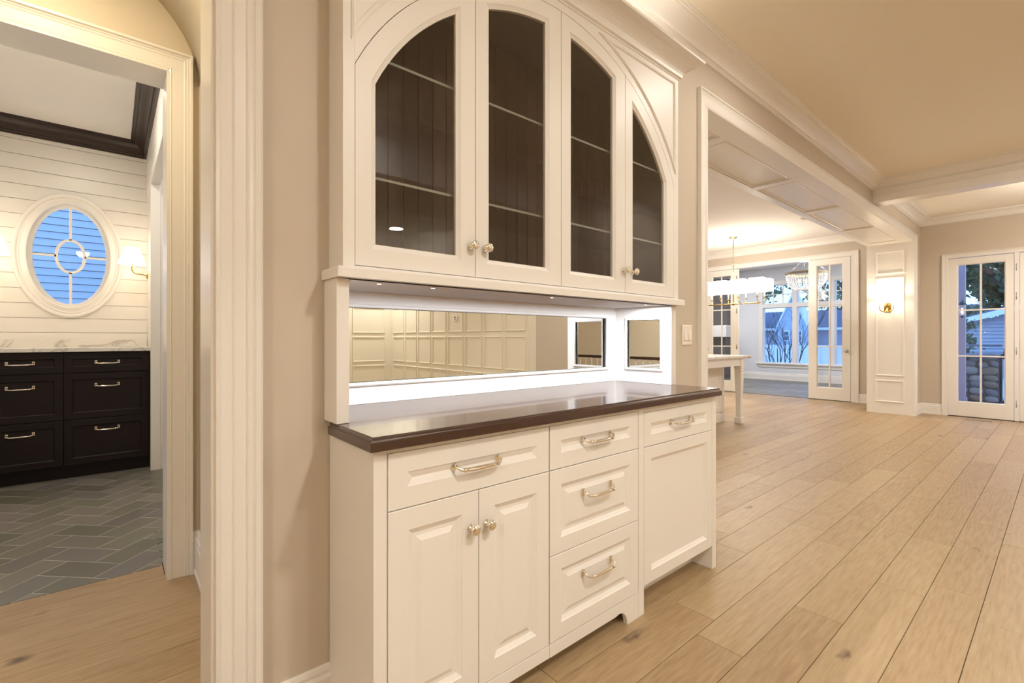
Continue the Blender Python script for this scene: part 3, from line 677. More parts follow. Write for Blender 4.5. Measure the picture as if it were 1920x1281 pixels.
def arched(x0, x1, z0, inner, rise, y, n=14, d=0):
    """loop: bottom left, bottom right, then the arch from right to left"""
    P = [(x0+d, y, z0+d), (x1-d, y, z0+d)]
    for i in range(n+1):
        x = (x1-d)+((x0+d)-(x1-d))*i/n; P.append((x, y, AZ+math.sqrt(max(1e-6, (rise-d)**2-(x-AX)**2))))
    return P
DX = [.5575, 1.004, 1.451, 1.8975, 2.3365]
GX = [(.626, .924), (1.070, 1.364), (1.519, 1.809), (1.969, 2.247)]
KN = [(.984, 1.512), (1.049, 1.511), (1.883, 1.508), (1.957, 1.507)]
for i in range(4):
    x0, x1 = DX[i]+.0012, DX[i+1]-.0012; g0, g1 = GX[i]; zt = 1.4015
    m = MB(); m.loops([arched(x0, x1, zt, 0, RD, YU+.022), arched(x0, x1, zt, 0, RD, YU+.001), arched(x0, x1, zt, 0, RD, YU, d=.001), arched(g0-.016, g1+.016, 1.456, 0, RG+.016, YU), arched(g0-.012, g1+.012, 1.460, 0, RG+.012, YU+.003), arched(g0-.003, g1+.003, 1.469, 0, RG+.003, YU+.008), arched(g0, g1, 1.472, 0, RG, YU+.0085), arched(g0, g1, 1.472, 0, RG, YU+.022)], False, False)
    d = m.build('door', CAB, UC)
    m = MB(); m.loops([arched(g0-.004, g1+.004, 1.468, 0, RG+.004, YU+.014), arched(g0-.004, g1+.004, 1.468, 0, RG+.004, YU+.017)], True, True); m.build('glass_pane', CGLASS, d)
    kx, kz = KN[i]; knob(d, kx, kz, YU, 1.0)
# ledge under the doors, crown cove on top
LG = MB(); LG.sweep([(.497, 1.498, 1.360), (.497, 1.359, 1.360), (2.402, 1.359, 1.360), (2.402, 1.498, 1.360)], [(0, 0), (0, .026), (.005, .032), (.06, .032), (.06, 0)], (0, 0, 1))
LG.box(.52, 1.39, 1.360, 2.38, 1.498, 1.391); LG.box(.549, 1.498, 1.360, 2.337, 1.79, 1.391)
LG.build('ledge', CAB, UC)
m = MB(); cp = [(0, 0), (-.004, 0), (-.006, .006), (-.016, .010)]
for i in range(9):
    t = i/8*PI/2; cp.append((-.016-.078*(1-math.cos(t)), .010+.070*math.sin(t)))
cp += [(-.098, .081), (-.104, .083), (-.104, .095), (0, .095)]
m.sweep([(.521, 1.498, 2.600), (.521, YU, 2.600), (2.378, YU, 2.600), (2.378, 1.498, 2.600)], cp, (0, 0, 1)); m.build('crown_cove', CAB, UC)
LD = thing('bright_strip', (1.45, 1.29, 2.696), 'thin glowing strip along the top front edge of the upper cabinet', 'light strip')
m = MB(); m.box(.45, 1.286, 2.6955, 2.475, 1.294, 2.7005); m.build('strip', STRIPW, LD)  # thin emissive bar drawn as the bright line on the crown edge
light('strip_glow', 'AREA', (1.45, 1.36, 2.72), 2.5, WARM2, 1.8, rot=(PI, 0, 0), size_y=.04)

# ------------------------------------------------------------------ switches
def switch_plate(label, loc, rotz, rockers):
    r = thing('light_switch', loc, label, 'light switch', rotz=rotz)
    wdt = .070 if rockers == 1 else .116
    m = MB(); m.loops([rect(-wdt/2, wdt/2, -.06, .06, 0), rect(-wdt/2, wdt/2, -.06, .06, -.004), rect(-wdt/2, wdt/2, -.06, .06, -.006, .004)], False, True); m.build('plate', PLAST, r, local=True)
    for i in range(rockers):
        x = 0 if rockers == 1 else (-.023+.046*i)
        m = MB(); m.box(x-.0165, -.0075, -.0335, x+.0165, -.005, .0335); k_ = m.build('rocker_frame', PLAST, r, local=True)
        m = MB(); m.loops([[(x-.0145, -.0075, -.031), (x+.0145, -.0075, -.031), (x+.0145, -.0075, .031), (x-.0145, -.0075, .031)], [(x-.0145, -.0125, -.031), (x+.0145, -.0125, -.031), (x+.0145, -.008, .031), (x-.0145, -.008, .031)]], False, True)
        m.build('rocker', PLAST, k_, local=True, origin=None)
    return r
switch_plate('white double rocker switch on the beige wall right of the hutch', (2.669, 1.4995, 1.20), 0, 2)
switch_plate('white single rocker switch on the hall wall', (.3375, 2.43, 1.20), -PI/2, 1)

TH = thing('thermostat', (4.199, -2.78, 1.46), 'small white wall control on the panelled foyer wall, seen in the mirror', 'thermostat')
m = MB(); m.box(4.185, -2.83, 1.46, 4.1995, -2.73, 1.54); m.build('case', PLAST, TH, bevel=.002)
m = MB(); m.box(4.184, -2.81, 1.505, 4.1852, -2.77, 1.53); m.box(4.184, -2.81, 1.48, 4.1852, -2.75, 1.492); m.build('display', GRILLB, TH)
# ------------------------------------------------------------------ ceiling lamps
for x, y, z, pw, colr, lab in CANS:
    r = thing('ceiling_light', (x, y, z), lab, 'ceiling light', 'recessed ceiling lamps')
    m = MB(); m.lathe([(.046, .0), (.046, -.004), (.075, -.006), (.082, -.001), (.082, 0)], (x, y, z), n=28, cap=False); m.build('trim_ring', TRIM, r)
    m = MB(); m.lathe([(.046, -.003), (.046, -.004)], (x, y, z), n=24); m.build('lens', CANE, r)
    light('can_glow', 'AREA', (x, y, z-.012), pw, colr, .22)
for x, y, z, pw, lab in FILL_GLOBES:
    r = thing('fill_globe', (x, y, z), lab, 'lamp')
    m = MB(); m.tube([(x, y, z+.14), (x, y, ZC)], .006, 8); m.lathe([(.06, 0), (.05, -.02), (.01, -.03)], (x, y, ZC), n=20); m.build('rod', BRASS, r)
    m = MB(); m.lathe([(.002, -.12)]+[(.15*math.cos(a*PI/16), .15*math.sin(a*PI/16)) for a in range(-6, 7)]+[(.03, .145)], (x, y, z), n=24); m.build('globe', SHADEW, r)
    light('fill_glow', 'AREA', (x, y, z+.20), pw*.8, SOFT, .25, rot=(PI, 0, 0)); light('fill_glow', 'AREA', (x, y, z-.17), pw*.25, SOFT, .25)
m = MB(); m.lathe([(.001, -.03), (.05, -.028), (.062, -.018), (.065, 0)], (8.45, 2.72, 3.10), n=24); m.build('smoke_detector', PLAST, label='small round white smoke detector on the dining room ceiling', cat='smoke detector')
light('hall_glow', 'AREA', (-.29, 2.25, 2.90), 8, (1.0, .83, .56), .16); light('hall_glow', 'POINT', (-.35, 2.2, 2.55), 5, (1.0, .83, .56), .08)
light('washroom_glow', 'AREA', (-.3, 4.3, 3.12), 14, WARM2, .2); light('closet_fill', 'POINT', (1.0, 4.6, 2.6), 9, SOFT, .1)  # the point light in the closet is an added fill, no lamp there
light('stair_glow', 'POINT', (-2.0, -3.0, 2.7), 6, WARM, .1)
HLt = thing('ceiling_light', (-.29, 2.25, 2.94), 'small round lamp in the crown of the hall vault, out of view', 'ceiling light')
m = MB(); m.lathe([(.08, .04), (.08, 0), (.07, -.012)], (-.29, 2.25, 2.94), n=24); m.build('lens', CANE, HLt)
HLt = thing('ceiling_light', (-.3, 4.5, 3.153), 'round lamp on the washroom ceiling, out of view', 'ceiling light')
m = MB(); m.lathe([(.09, 0), (.09, -.008), (.07, -.014)], (-.3, 4.5, 3.153), n=24); m.build('lens', CANE, HLt)

# ------------------------------------------------------------------ pilaster sconce
SCN = thing('wall_sconce', (9.25, 1.815, 1.60), 'two-armed brass sconce with lit shades on the white pilaster', 'lamp')
m = MB(); m.box(9.246, 1.77, 1.60, 9.262, 1.86, 1.735); m.box(9.238, 1.79, 1.615, 9.247, 1.84, 1.72); m.build('backplate', BRASS, SCN, bevel=.003)
for sg in (-1, 1):
    yc = 1.815+sg*.088
    a = [(9.24, 1.815, 1.655), (9.21, 1.815+sg*.008, 1.615)]
    for i in range(9):
        t = PI/2-PI/2+i/8*PI*.5
        a.append((9.18, 1.815+sg*(.015+.073*math.sin(t)), 1.655-.06*math.cos(t)))
    a.append((9.18, yc, 1.69))
    m = MB(); m.tube(a, .009, 8); m.lathe([(.004, 0), (.018, .006), (.018, .010), (.009, .014), (.009, .05)], (9.18, yc, 1.685), n=14); m.build('arm', BRASS, SCN)
    m = MB(); m.loops([[(9.18+q*math.cos(2*PI*i/24), yc+q*math.sin(2*PI*i/24), z) for i in range(24)] for q, z in ((.068, 1.745), (.048, 1.885), (.046, 1.885), (.066, 1.745))], False, False, smooth=True); m.build('shade', SHADE, SCN)
    m = MB(); m.lathe([(.002, 0), (.012, .015), (.014, .03), (.008, .05), (.002, .06)], (9.18, yc, 1.755), n=12); m.build('bulb', BULB, SCN)
    light('sconce_glow', 'POINT', (9.17, yc, 1.90), 3.4, WARM, .03); light('sconce_glow', 'POINT', (9.17, yc, 1.735), 2.6, WARM, .03)

# ------------------------------------------------------------------ kitchen island
IS = thing('kitchen_island', (5.6, 3.5, 0), 'white kitchen island with a pale stone top and turned corner leg', 'kitchen island')
m = MB(); m.box(3.6, 3.16, .10, 6.60, 4.15, .90); m.box(3.6, 3.15, 0, 6.655, 4.15, .11); m.box(6.56, 3.145, .11, 6.625, 3.21, .90); m.build('body', CAB, IS, bevel=.003)
for x0, x1 in ((5.95, 6.545), (5.30, 5.90), (4.65, 5.25)):
    m = MB(); door_front(m, x0, x1, .15, .80, 3.142, .06, False); d = m.build('door', CAB, IS); knob(d, x0+.04, .66, 3.142)
m = MB(); m.box(3.6, 2.915, .80, 6.64, 2.94, .902); m.box(6.66, 2.94, .80, 6.68, 3.15, .902); m.build('apron', CAB, IS, bevel=.002)
def island_leg(x, y):
    m = MB(); q = lambda h, z: [(x-h, y-h, z), (x+h, y-h, z), (x+h, y+h, z), (x-h, y+h, z)]
    m.loops([q(.048, 0), q(.048, .078), q(.043, .084), q(.032, .088), q(.034, .30), q(.044, .62), q(.046, .70), q(.040, .712), q(.044, .716), q(.050, .728), q(.050, .738), q(.042, .744), q(.042, .752), q(.050, .758), q(.050, .902)], True, True)
    m.build('leg', CAB, IS, bevel=.002)
island_leg(6.665, 2.955); island_leg(3.72, 2.955)
m = MB(); m.loops([[(x, y, z) for x, y in ((3.5+d, 2.872+d), (6.885-d, 2.872+d), (6.885-d, 4.25-d), (3.5+d, 4.25-d))] for d, z in ((.018, .902), (.018, .906), (.006, .912), (0, .918), (0, .939), (.002, .942))], True, True); m.build('stone_top', MARBLE, IS)

# ------------------------------------------------------------------ dining wall, glazed doors
m = MB(); m.box(10.42, 2.07, 0, 10.55, 2.545, 3.2); m.box(10.42, 2.545, 2.715, 10.55, 5.375, 3.2); m.box(10.42, 5.375, 0, 10.55, 7.2, 3.2)
S('wall_dining', m, WALL, 'beige dining room wall with the wide glazed opening', 'wall')
m = MB(); m.sweep([(10.42, 2.545, 0), (10.42, 2.545, 2.715), (10.42, 5.375, 2.715), (10.42, 5.375, 0)], [(-a*.085/.1, b) for a, b in casing_prof(.1, .022)], (-1, 0, 0))
m.box(10.41, 2.53, 0, 10.56, 2.584, 2.715); m.box(10.40, 2.54, 2.705, 10.56, 5.38, 2.72)
S('trim_dining_casing', m, TRIM, 'white casing round the glazed dining doors', 'casing')
m = MB(); m.box(1.56, 7.1, 0, 10.6, 7.2, 3.2); S('wall_kitchen', m, WALL, 'beige wall at the far side of the kitchen', 'wall')
m = MB(); m.box(1.56, 2.07, 0, 1.62, 7.2, 3.2); S('wall_kitchen_left', m, WALL, 'beige wall hidden behind the hutch wall', 'wall')
def french(name, loc, rotz, W, H, gx0, gx1, rowsz, label, knobx=None, knobz=.94, hinge=None, z0=.012, thick=.042, kind='structure'):
    r = thing(name, loc, label, 'door', kind=kind, rotz=rotz)
    T = thick
    m = MB(); m.box(0, 0, z0, gx0-.012, T, H); m.build('stile', TRIM, r, bevel=.0015, local=True)
    m = MB(); m.box(gx1+.012, 0, z0, W, T, H); m.build('stile', TRIM, r, bevel=.0015, local=True)
    m = MB(); m.box(gx0-.012, 0, z0, gx1+.012, T, rowsz[0]-.012); m.build('bottom_rail', TRIM, r, local=True)
    m = MB(); m.box(gx0-.012, 0, rowsz[-1]+.012, gx1+.012, T, H); m.build('top_rail', TRIM, r, local=True)
    zz0, zz1 = rowsz[0]-.012, rowsz[-1]+.012; a0, a1 = gx0-.012, gx1+.012
    m = MB()
    for yy0, yy1 in ((.004, .0), (T-.004, T)):
        pass
    m.loops([[(a0, .004, zz0), (a1, .004, zz0), (a1, .004, zz1), (a0, .004, zz1)], [(a0+.012, .014, zz0+.012), (a1-.012, .014, zz0+.012), (a1-.012, .014, zz1-.012), (a0+.012, .014, zz1-.012)], [(a0+.012, T-.014, zz0+.012), (a1-.012, T-.014, zz0+.012), (a1-.012, T-.014, zz1-.012), (a0+.012, T-.014, zz1-.012)], [(a0, T-.004, zz0), (a1, T-.004, zz0), (a1, T-.004, zz1), (a0, T-.004, zz1)]], False, False)
    m.build('glazing_bead', TRIM, r, local=True)
    mx = (gx0+gx1)/2; w2 = .011
    m = MB(); m.box(mx-w2, .008, rowsz[0], mx+w2, T-.008, rowsz[-1]); m.build('muntin', TRIM, r, local=True, bevel=.002)
    for z in rowsz[1:-1]:
        m = MB(); m.box(gx0, .0075, z-w2, gx1, T-.0075, z+w2); m.build('muntin', TRIM, r, local=True, bevel=.002)
    for i in range(len(rowsz)-1):
        for (p, q) in ((gx0-.002, mx-w2), (mx+w2, gx1+.002)):
            m = MB(); m.box(p, T/2-.002, rowsz[i]-.002 if i == 0 else rowsz[i]+w2, q, T/2+.002, rowsz[i+1]+.002 if i == len(rowsz)-2 else rowsz[i+1]-w2); m.build('glass_pane', GLASS, r, local=True)
    if knobx is not None:
        m = MB(); m.lathe([(.026, 0), (.026, .006), (.012, .010), (.010, .03), (.018, .038), (.027, .05), (.027, .058), (.018, .066), (.004, .068)], (knobx, 0, knobz), (0, -1, 0), 18); m.build('knob', STEEL, r, local=True)
    if hinge is not None:
        for hz in (.25, 1.0, 1.78, H-.2):
            if hz < H-.1:
                m = MB(); m.lathe([(.008, -.05), (.008, .05)], (hinge, -.004, hz), n=10); m.box(hinge-.012, -.003, hz-.05, hinge+.012, 0, hz+.05); m.build('hinge', STEEL, r, local=True)
    return r
RZ = [.243, 1.021, 1.795, 2.575]
french('door_1', (10.40, 3.272, 0), -PI/2, .685, 2.70, .147, .560, RZ, 'white glazed door leaf with its knob at the right, standing in the dining opening', knobx=.632)
french('door_2', (10.475, 3.30, 0), -PI/2, .685, 2.70, .147, .560, RZ, 'white glazed door leaf folded close behind the front one')
french('door_3', (10.42, 5.36, 0), -PI/2, .69, 2.70, .147, .545, [.25, 1.005, 1.812, 2.56], 'white glazed door leaf at the left of the dining opening, behind the chandelier', knobx=.03, hinge=.685)
french('door_4', (10.47, 4.64, 0), math.radians(27), .685, 2.70, .14, .545, RZ, 'white glazed door leaf swung open into the sunroom, seen edge on')
GZ = [.235, .914, 1.604, 2.28]
french('door_5', (9.752, 1.172, 0), -PI/2, .690, 2.388, .110, .595, GZ, 'white garden door with six panes, left of the hinged pair', hinge=.712)
french('door_6', (9.752, .426, 0), -PI/2, .700, 2.388, .110, .595, GZ, 'white garden door at the right edge of the photo')
m = MB(); m.sweep([(9.75, -.28, 0), (9.75, -.28, 2.395), (9.75, 1.178, 2.395), (9.75, 1.178, 0)], [(-a*.66, b) for a, b in casing_prof(.1, .022)], (-1, 0, 0))
m.box(9.742, .430, 0, 9.80, .478, 2.395)
m.box(9.752, 1.173, 0, 9.90, 1.18, 2.395)
S('trim_garden_casing', m, TRIM, 'white casing and mullion of the garden doors', 'casing')
m = MB(); m.box(9.742, -.3, -.02, 9.9, 1.18, .008); S('trim_threshold', m, CRN, 'dark threshold under the garden doors', 'threshold')
# floor vent
V = thing('floor_vent', (9.46, .82, 0), 'small slotted brass vent in the floor before the garden door', 'vent')
m = MB(); m.box(9.42, .68, 0, 9.51, .96, .0022); m.build('plate', OAK2, V)
for i in range(13):
    m = MB(); m.box(9.44, .695+i*.02, .0022, 9.49, .705+i*.02, .0028); m.build('slot', GRILLB, V)

# ------------------------------------------------------------------ dining chandelier (linear, rod from the ceiling)
CH = thing('dining_chandelier', (9.0, 4.1, 1.83), 'long brass dining chandelier with a row of glowing white shades', 'chandelier')
m = MB(); m.lathe([(.075, 0), (.075, -.008), (.05, -.02), (.018, -.04), (.008, -.055)], (9.0, 4.1, 3.10), n=24); m.build('canopy', BRASS, CH)
m = MB(); m.tube([(9.0, 4.1, 3.06), (9.0, 4.1, 1.84)], .008, 10); m.lathe([(.008, -.02), (.016, -.01), (.016, .01), (.008, .02)], (9.0, 4.1, 2.6), n=12); m.build('rod', BRASS, CH)
m = MB(); m.tube([(9.0, 3.62, 1.83), (9.0, 4.58, 1.83)], .011, 10); m.lathe([(.02, -.02), (.026, 0), (.02, .02)], (9.0, 4.1, 1.83), (0, 1, 0), 14); m.build('crossbar', BRASS, CH)
for i in range(4):
    y = 3.60+i*.333
    for sx in (-1, 1):
        xx = 9.0+sx*.16
        a = [(9.0, y, 1.83)]+[(9.0+sx*(.02+.14*math.sin(t*PI/12)), y, 1.83+.05*(1-math.cos(t*PI/12))) for t in range(1, 7)]+[(xx, y, 1.93)]
        m = MB(); m.tube(a, .006, 8); m.lathe([(.004, 0), (.028, .006), (.03, .011), (.012, .014)], (xx, y, 1.925), n=16); ar = m.build('arm', BRASS, CH)
        m = MB(); m.lathe([(.012, 0), (.012, .10)], (xx, y, 1.937), n=12); m.build('candle_sleeve', CANDLE, ar)
    
for i in range(4):
    y = 3.60+i*.333
    for sx in (-1, 1):
        xx = 9.0+sx*.16; h = .078
        m = MB(); m.loops([[(xx-q, y-q*1.55, z), (xx+q, y-q*1.55, z), (xx+q, y+q*1.55, z), (xx-q, y+q*1.55, z)] for q, z in ((h+.004, 2.045), (h, 2.27), (h-.003, 2.27), (h+.001, 2.045))], False, False); m.build('shade', SHADE, CH)
for y in (3.7, 4.1, 4.5): light('chandelier_glow', 'POINT', (9.0, y, 2.42), 17, SOFT, .06)
light('chandelier_glow', 'AREA', (9.0, 4.1, 1.80), 10, SOFT, .25, size_y=1.0)

# ------------------------------------------------------------------ sunroom
SF = thing('floor_sunroom', (12.5, 4.2, 0), 'grey stone tile floor of the sunroom', 'floor', kind='structure')
m = MB(); m.box(10.55, 1.75, -.1, 14.4, 9.2, -.008); m.build('grout_bed', GROUT, SF)
for i in range(8):
    for j in range(12):
        x0 = 10.5+i*.5; y0 = 1.9+j*.6+(i % 2)*.3
        if y0 > 7.6 or x0 > 14.2: continue
        m = MB(); m.box(max(x0, 10.425)+.003, y0+.003, -.008, min(x0+.5, 14.34)-.003, y0+.597, -.0005); m.build('tile', GREYTILE, SF, origin=(x0, y0, 0))
m = MB()
XW = 14.35
wins = [(4.919, 5.678), (4.03, 4.79), (3.14, 3.90), (2.25, 3.01)]
lo, hi, tl, th = .49, 2.04, 2.165, 2.685
ys = [.9]; 
segs = []
prev = 1.75
for a, b in sorted(wins): segs.append((prev, a)); prev = b
segs.append((prev, 9.0))
for a, b in segs: m.box(XW, a, 0, XW+.15, b, 3.25)
for a, b in wins: m.box(XW, a, 0, XW+.15, b, lo); m.box(XW, a, hi, XW+.15, b, tl); m.box(XW, a, th, XW+.15, b, 3.25)
S('wall_sunroom', m, WALL2, 'pale sunroom wall with the tall windows', 'wall')
m = MB(); m.box(10.55, 1.75, 0, 14.5, 1.85, 3.25); S('wall_sunroom_right', m, WALL2, 'pale right wall of the sunroom', 'wall')
m = MB(); m.box(10.55, 8.9, 0, 14.5, 9.0, 3.25); S('wall_sunroom_left', m, WALL2, 'pale left wall of the sunroom', 'wall')
m = MB(); m.box(10.55, 7.2, 0, 10.6, 9.0, 3.25); m.box(10.5505, 2.07, 0, 10.553, 2.545, 3.2); S('wall_sunroom_inner', m, WALL2, 'pale wall of the sunroom on the house side', 'wall')
m = MB(); m.box(10.55, 1.75, 3.17, 14.5, 9.0, 3.25); S('ceiling_sunroom', m, CEIL2, 'white sunroom ceiling', 'ceiling')
baseb('baseboard_sunroom', [(XW, 1.85, 0), (XW, 8.9, 0)], 'white baseboard under the sunroom windows', h=.20)
for k, (a, b) in enumerate(wins):
    wn_ = thing('window_%d' % (k+2), (XW, (a+b)/2, lo), ['tall sunroom window showing the bare shrub', 'tall sunroom window partly behind the glazed door', 'sunroom window seen through the glazed door', 'sunroom window hidden behind the pilaster'][k], 'window', kind='structure')
    for z0, z1 in ((lo, hi), (tl, th)):
        m = MB(); m.loops([recx(a, b, z0, z1, XW+.02, -.03), recx(a, b, z0, z1, XW+.02, .0), recx(a, b, z0, z1, XW+.045, .008), recx(a, b, z0, z1, XW+.07, .008)], False, False); m.build('sash', TRIM, wn_)
        m = MB(); m.box(XW+.05, a, z0, XW+.054, b, z1); m.build('glass_pane', GLASS, wn_)
    for q in (1, 2): m = MB(); m.box(XW+.03, a+(b-a)*q/3-.011, tl, XW+.06, a+(b-a)*q/3+.011, th); m.build('muntin', TRIM, wn_)
    m = MB(); m.box(XW+.03, a, (tl+th)/2-.011, XW+.06, b, (tl+th)/2+.011); m.build('muntin', TRIM, wn_)
m = MB(); m.box(XW-.06, 2.1, lo-.04, XW+.02, 5.85, lo-.012); m.box(XW-.02, 2.15, lo-.13, XW, 5.80, lo-.04)
m.box(XW-.02, 5.69, lo-.012, XW, 5.80, 2.80); m.box(XW-.02, 2.15, 2.70, XW, 5.80, 2.80); m.box(XW-.016, 2.15, hi+.012, XW, 5.70, tl-.012)
for (a, b), (c_, d_) in zip(wins[1:], wins[:-1]): m.box(XW-.018, b+.012, lo-.012, XW, c_-.012, 2.70)
S('trim_sunroom_windows', m, TRIM, 'white casing, sill and mullions of the sunroom windows', 'casing', bevel=.002)
# fireplace at the left of the sunroom
FP = thing('fireplace', (13.9, 7.5, 0), 'grey fireplace with a white mantel seen through the left glazed door', 'fireplace')
m = MB(); m.box(13.75, 6.5, 0, 14.34, 8.6, 1.22); m.build('stone_surround', FIRE, FP)
m = MB(); m.box(13.60, 6.4, 1.22, 14.34, 8.7, 1.56); m.build('mantel', TRIM, FP, bevel=.01)
m = MB(); m.box(13.85, 6.5, 1.56, 14.34, 8.6, 2.95); m.build('chimney_breast', DARKPANE, FP)
m = MB(); m.box(13.72, 7.0, .0, 13.76, 8.1, .8); m.build('firebox', GRILLB, FP)
# bead chandelier
BC = thing('bead_chandelier', (12.3, 3.92, 2.3), 'basket chandelier of clear bead strings in the sunroom', 'chandelier')
cx_, cy_, R_ = 12.3, 3.92, .415
m = MB(); m.loops([[(cx_+q*math.cos(2*PI*i/40), cy_+q*math.sin(2*PI*i/40), z) for i in range(40)] for q, z in ((R_, 2.655), (R_+.012, 2.67), (R_+.012, 2.705), (R_, 2.715), (R_-.012, 2.705), (R_-.012, 2.67), (R_, 2.655))], False, False); m.build('ring', ROPE, BC)
m = MB()
for i in range(13):
    t = i/12; rr = .09+(R_-.09)*math.cos(t*PI/2)**.8; m.lathe([(.003, -.014), (.0115, -.006), (.0115, .006), (.003, .014)], (rr, 0, 2.655-.36*math.sin(t*PI/2)), n=6, cap=False)
bm_ = m.mesh('bead_string', CRYST)
for i in range(44):
    o = bpy.data.objects.new('bead_string', bm_); COL.objects.link(o); o.parent = BC; o.location = (0, 0, -2.3); o.rotation_euler = (0, 0, 2*PI*i/44)
m = MB(); m.lathe([(.09, 2.295), (.06, 2.275), (.02, 2.262), (.004, 2.24)], (cx_, cy_, 0), n=20); m.build('bottom_cap', CRYST, BC)
for i in range(3):
    a = 2*PI*i/3+.5; m = MB(); m.tube([(cx_+R_*math.cos(a), cy_+R_*math.sin(a), 2.71), (cx_+.03*math.cos(a), cy_+.03*math.sin(a), 3.05)], .006, 6); m.build('chain', STEEL, BC)
m = MB(); m.tube([(cx_, cy_, 3.04), (cx_, cy_, 3.165)], .008, 8); m.lathe([(.02, 0), (.06, -.006), (.06, .002)], (cx_, cy_, 3.168), n=18); m.build('canopy', STEEL, BC)
for i in range(4):
    a = 2*PI*i/4+.3; x, y = cx_+.14*math.cos(a), cy_+.14*math.sin(a)
    m = MB(); m.lathe([(.002, 0), (.02, .02), (.024, .04), (.014, .07), (.002, .085)], (x, y, 2.47), n=10); m.build('bulb', BULB, BC)
light('bead_glow', 'POINT', (cx_, cy_, 2.52), 22, (1, .95, .88), .1)
light('sunroom_fill', 'AREA', (12.4, 6.4, 3.15), 60, (.97, .97, 1), .2); light('sunroom_fill', 'AREA', (12.4, 2.9, 3.15), 40, (.97, .97, 1), .2)  # added fills under the ceiling that brighten the sunroom walls, no lamps there

# ------------------------------------------------------------------ stair guard seen in the side mirror
SR = thing('stair_guard', (-2.6, -1.6, 0), 'stair handrail with white balusters, seen only in the side mirror', 'railing')
m = MB(); m.box(-2.64, -3.2, .80, -2.57, -.3, .85); m.build('handrail', DARKW, SR, bevel=.01)
for i in range(20):
    y = -3.15+i*.148
    m = MB(); m.lathe([(.016, 0), (.016, .15), (.010, .2), (.014, .45), (.010, .7), (.015, .8)], (-2.605, y, 0), n=8); m.build('baluster', TRIM, SR)

# ------------------------------------------------------------------ outdoors
m = MB(); m.box(9.9, -4, -.3, 14.5, 1.75, -.055); m.box(14.5, -12, -.5, 60, 40, -.3)
m.build('ground', SNOW, label='pale ground outside the windows', cat='ground', kind='structure')
PT = MB(); PT.box(9.9, -4, -.05, 13.6, 1.74, -.01); PT.build('patio', GROUND, label='grey patio slab outside the garden doors', cat='patio', kind='structure')
m = MB(); m.box(11.6, 1.17, -.01, 11.70, 1.265, 3.4); m.box(11.585, 1.155, -.009, 11.715, 1.28, .12)
o = m.build('porch_post', PORCHP, label='mauve porch post outside the garden door', cat='post')
LN = thing('porch_lantern', (11.5, 1.22, 1.45), 'small lit lantern hung on the porch post', 'lantern')
m = MB(); m.tube([(11.598, 1.20, 1.84), (11.53, 1.20, 1.86), (11.5, 1.20, 1.82)], .006, 6); m.build('bracket', GRILLB, LN)
m = MB(); m.lathe([(.004, .30), (.05, .25), (.06, .235), (.06, .225)], (11.5, 1.20, 1.55), n=6, smooth=False); m.lathe([(.035, 0), (.035, .01), (.01, -.03)], (11.5, 1.20, 1.57), n=6, smooth=False); m.build('cap', GRILLB, LN)
m = MB(); m.lathe([(.034, .03), (.05, .225)], (11.5, 1.20, 1.55), n=6, smooth=False); m.build('glass', GLASS, LN)
m = MB(); m.lathe([(.002, .06), (.018, .09), (.018, .13), (.002, .17)], (11.5, 1.20, 1.55), n=8); m.build('flame', emit('lit_lantern_flame', (1, .85, .5), 7), LN)
OK_ = thing('stone_grill_counter', (12.6, .95, 0), 'rounded river stone outdoor kitchen with a dark stone top', 'outdoor kitchen')
m = MB(); m.box(12.36, .80, -.009, 13.1, 1.34, .839); m.build('mortar_core', MORTAR, OK_)
m = MB(); m.box(12.26, .78, .84, 13.2, 1.40, .885); m.build('stone_top', BLUESTONE, OK_, bevel=.006)
m = MB(); m.box(12.9, .80, 1.02, 13.2, 1.5, 1.06); m.build('raised_shelf', BLUESTONE, OK_)
random.seed(3)
z = .0
while z < .80:
    hh = random.uniform(.10, .16); y = .80
    while y < 1.33:
        ww = random.uniform(.12, .26); m = MB()
        cyy = y+ww/2; czz = z+hh/2+random.uniform(-.018, .018); tl_ = random.uniform(-.35, .35); L = []
        for k in range(5):
            t = k/4*PI*.5; L.append([(12.36-.045*math.sin(t)-.003, cyy+(ww/2-.005)*math.cos(t*.93)*(abs(math.cos(a))**.85*(1 if math.cos(a) > 0 else -1)), czz+(hh/2+.004)*math.cos(t*.93)*(abs(math.sin(a))**.85*(1 if math.sin(a) > 0 else -1))+tl_*hh*.5*math.cos(a)*math.cos(t*.93)) for a in [2*PI*q/10+.2 for q in range(10)]])
        m.loops(L, False, True, smooth=True); m.build('stone', random.choice(STONE), OK_); y += ww
    z += hh
GR = thing('gas_grill', (12.7, .5, 0), 'black hooded gas grill on a pale cabinet beside the stone counter', 'grill')
m = MB(); m.box(12.4, .2, -.009, 13.0, .74, .80); m.build('cabinet', EAVE, GR)
m = MB(); m.prism([(.22, .80), (.22, 1.0), (.32, 1.18), (.60, 1.18), (.74, .98), (.76, .80)], 12.38, 12.98, 'x'); m.build('hood', GRILLB, GR, bevel=.01)
GA = thing('garage', (25, .5, 0), 'grey sided garage with a white roof edge beyond the patio', 'garage')
m = MB(); m.prism([(-3, -.4), (2.6, -.4), (2.6, 1.72), (-3, 3.4)], 25.06, 27, 'x'); m.build('wall_core', SIDING2, GA)
m = MB()
for i in range(22):
    z = .55+i*.13
    ymax = min(2.6, 2.6-(z+.13-1.72)/.30) if z+.13 > 1.72 else 2.6
    if ymax > -3: m.prism([(25.0, z), (25.0, z+.01), (25.05, z+.128), (25.06, z)], -3, ymax, 'y') if False else m.add([(25.0, -3, z), (25.0, ymax, z), (25.05, ymax, z+.13), (25.05, -3, z+.13), (25.06, -3, z), (25.06, ymax, z)], [(0, 1, 2, 3), (0, 4, 5, 1)])
m.build('siding', SIDING2, GA, kind='stuff')
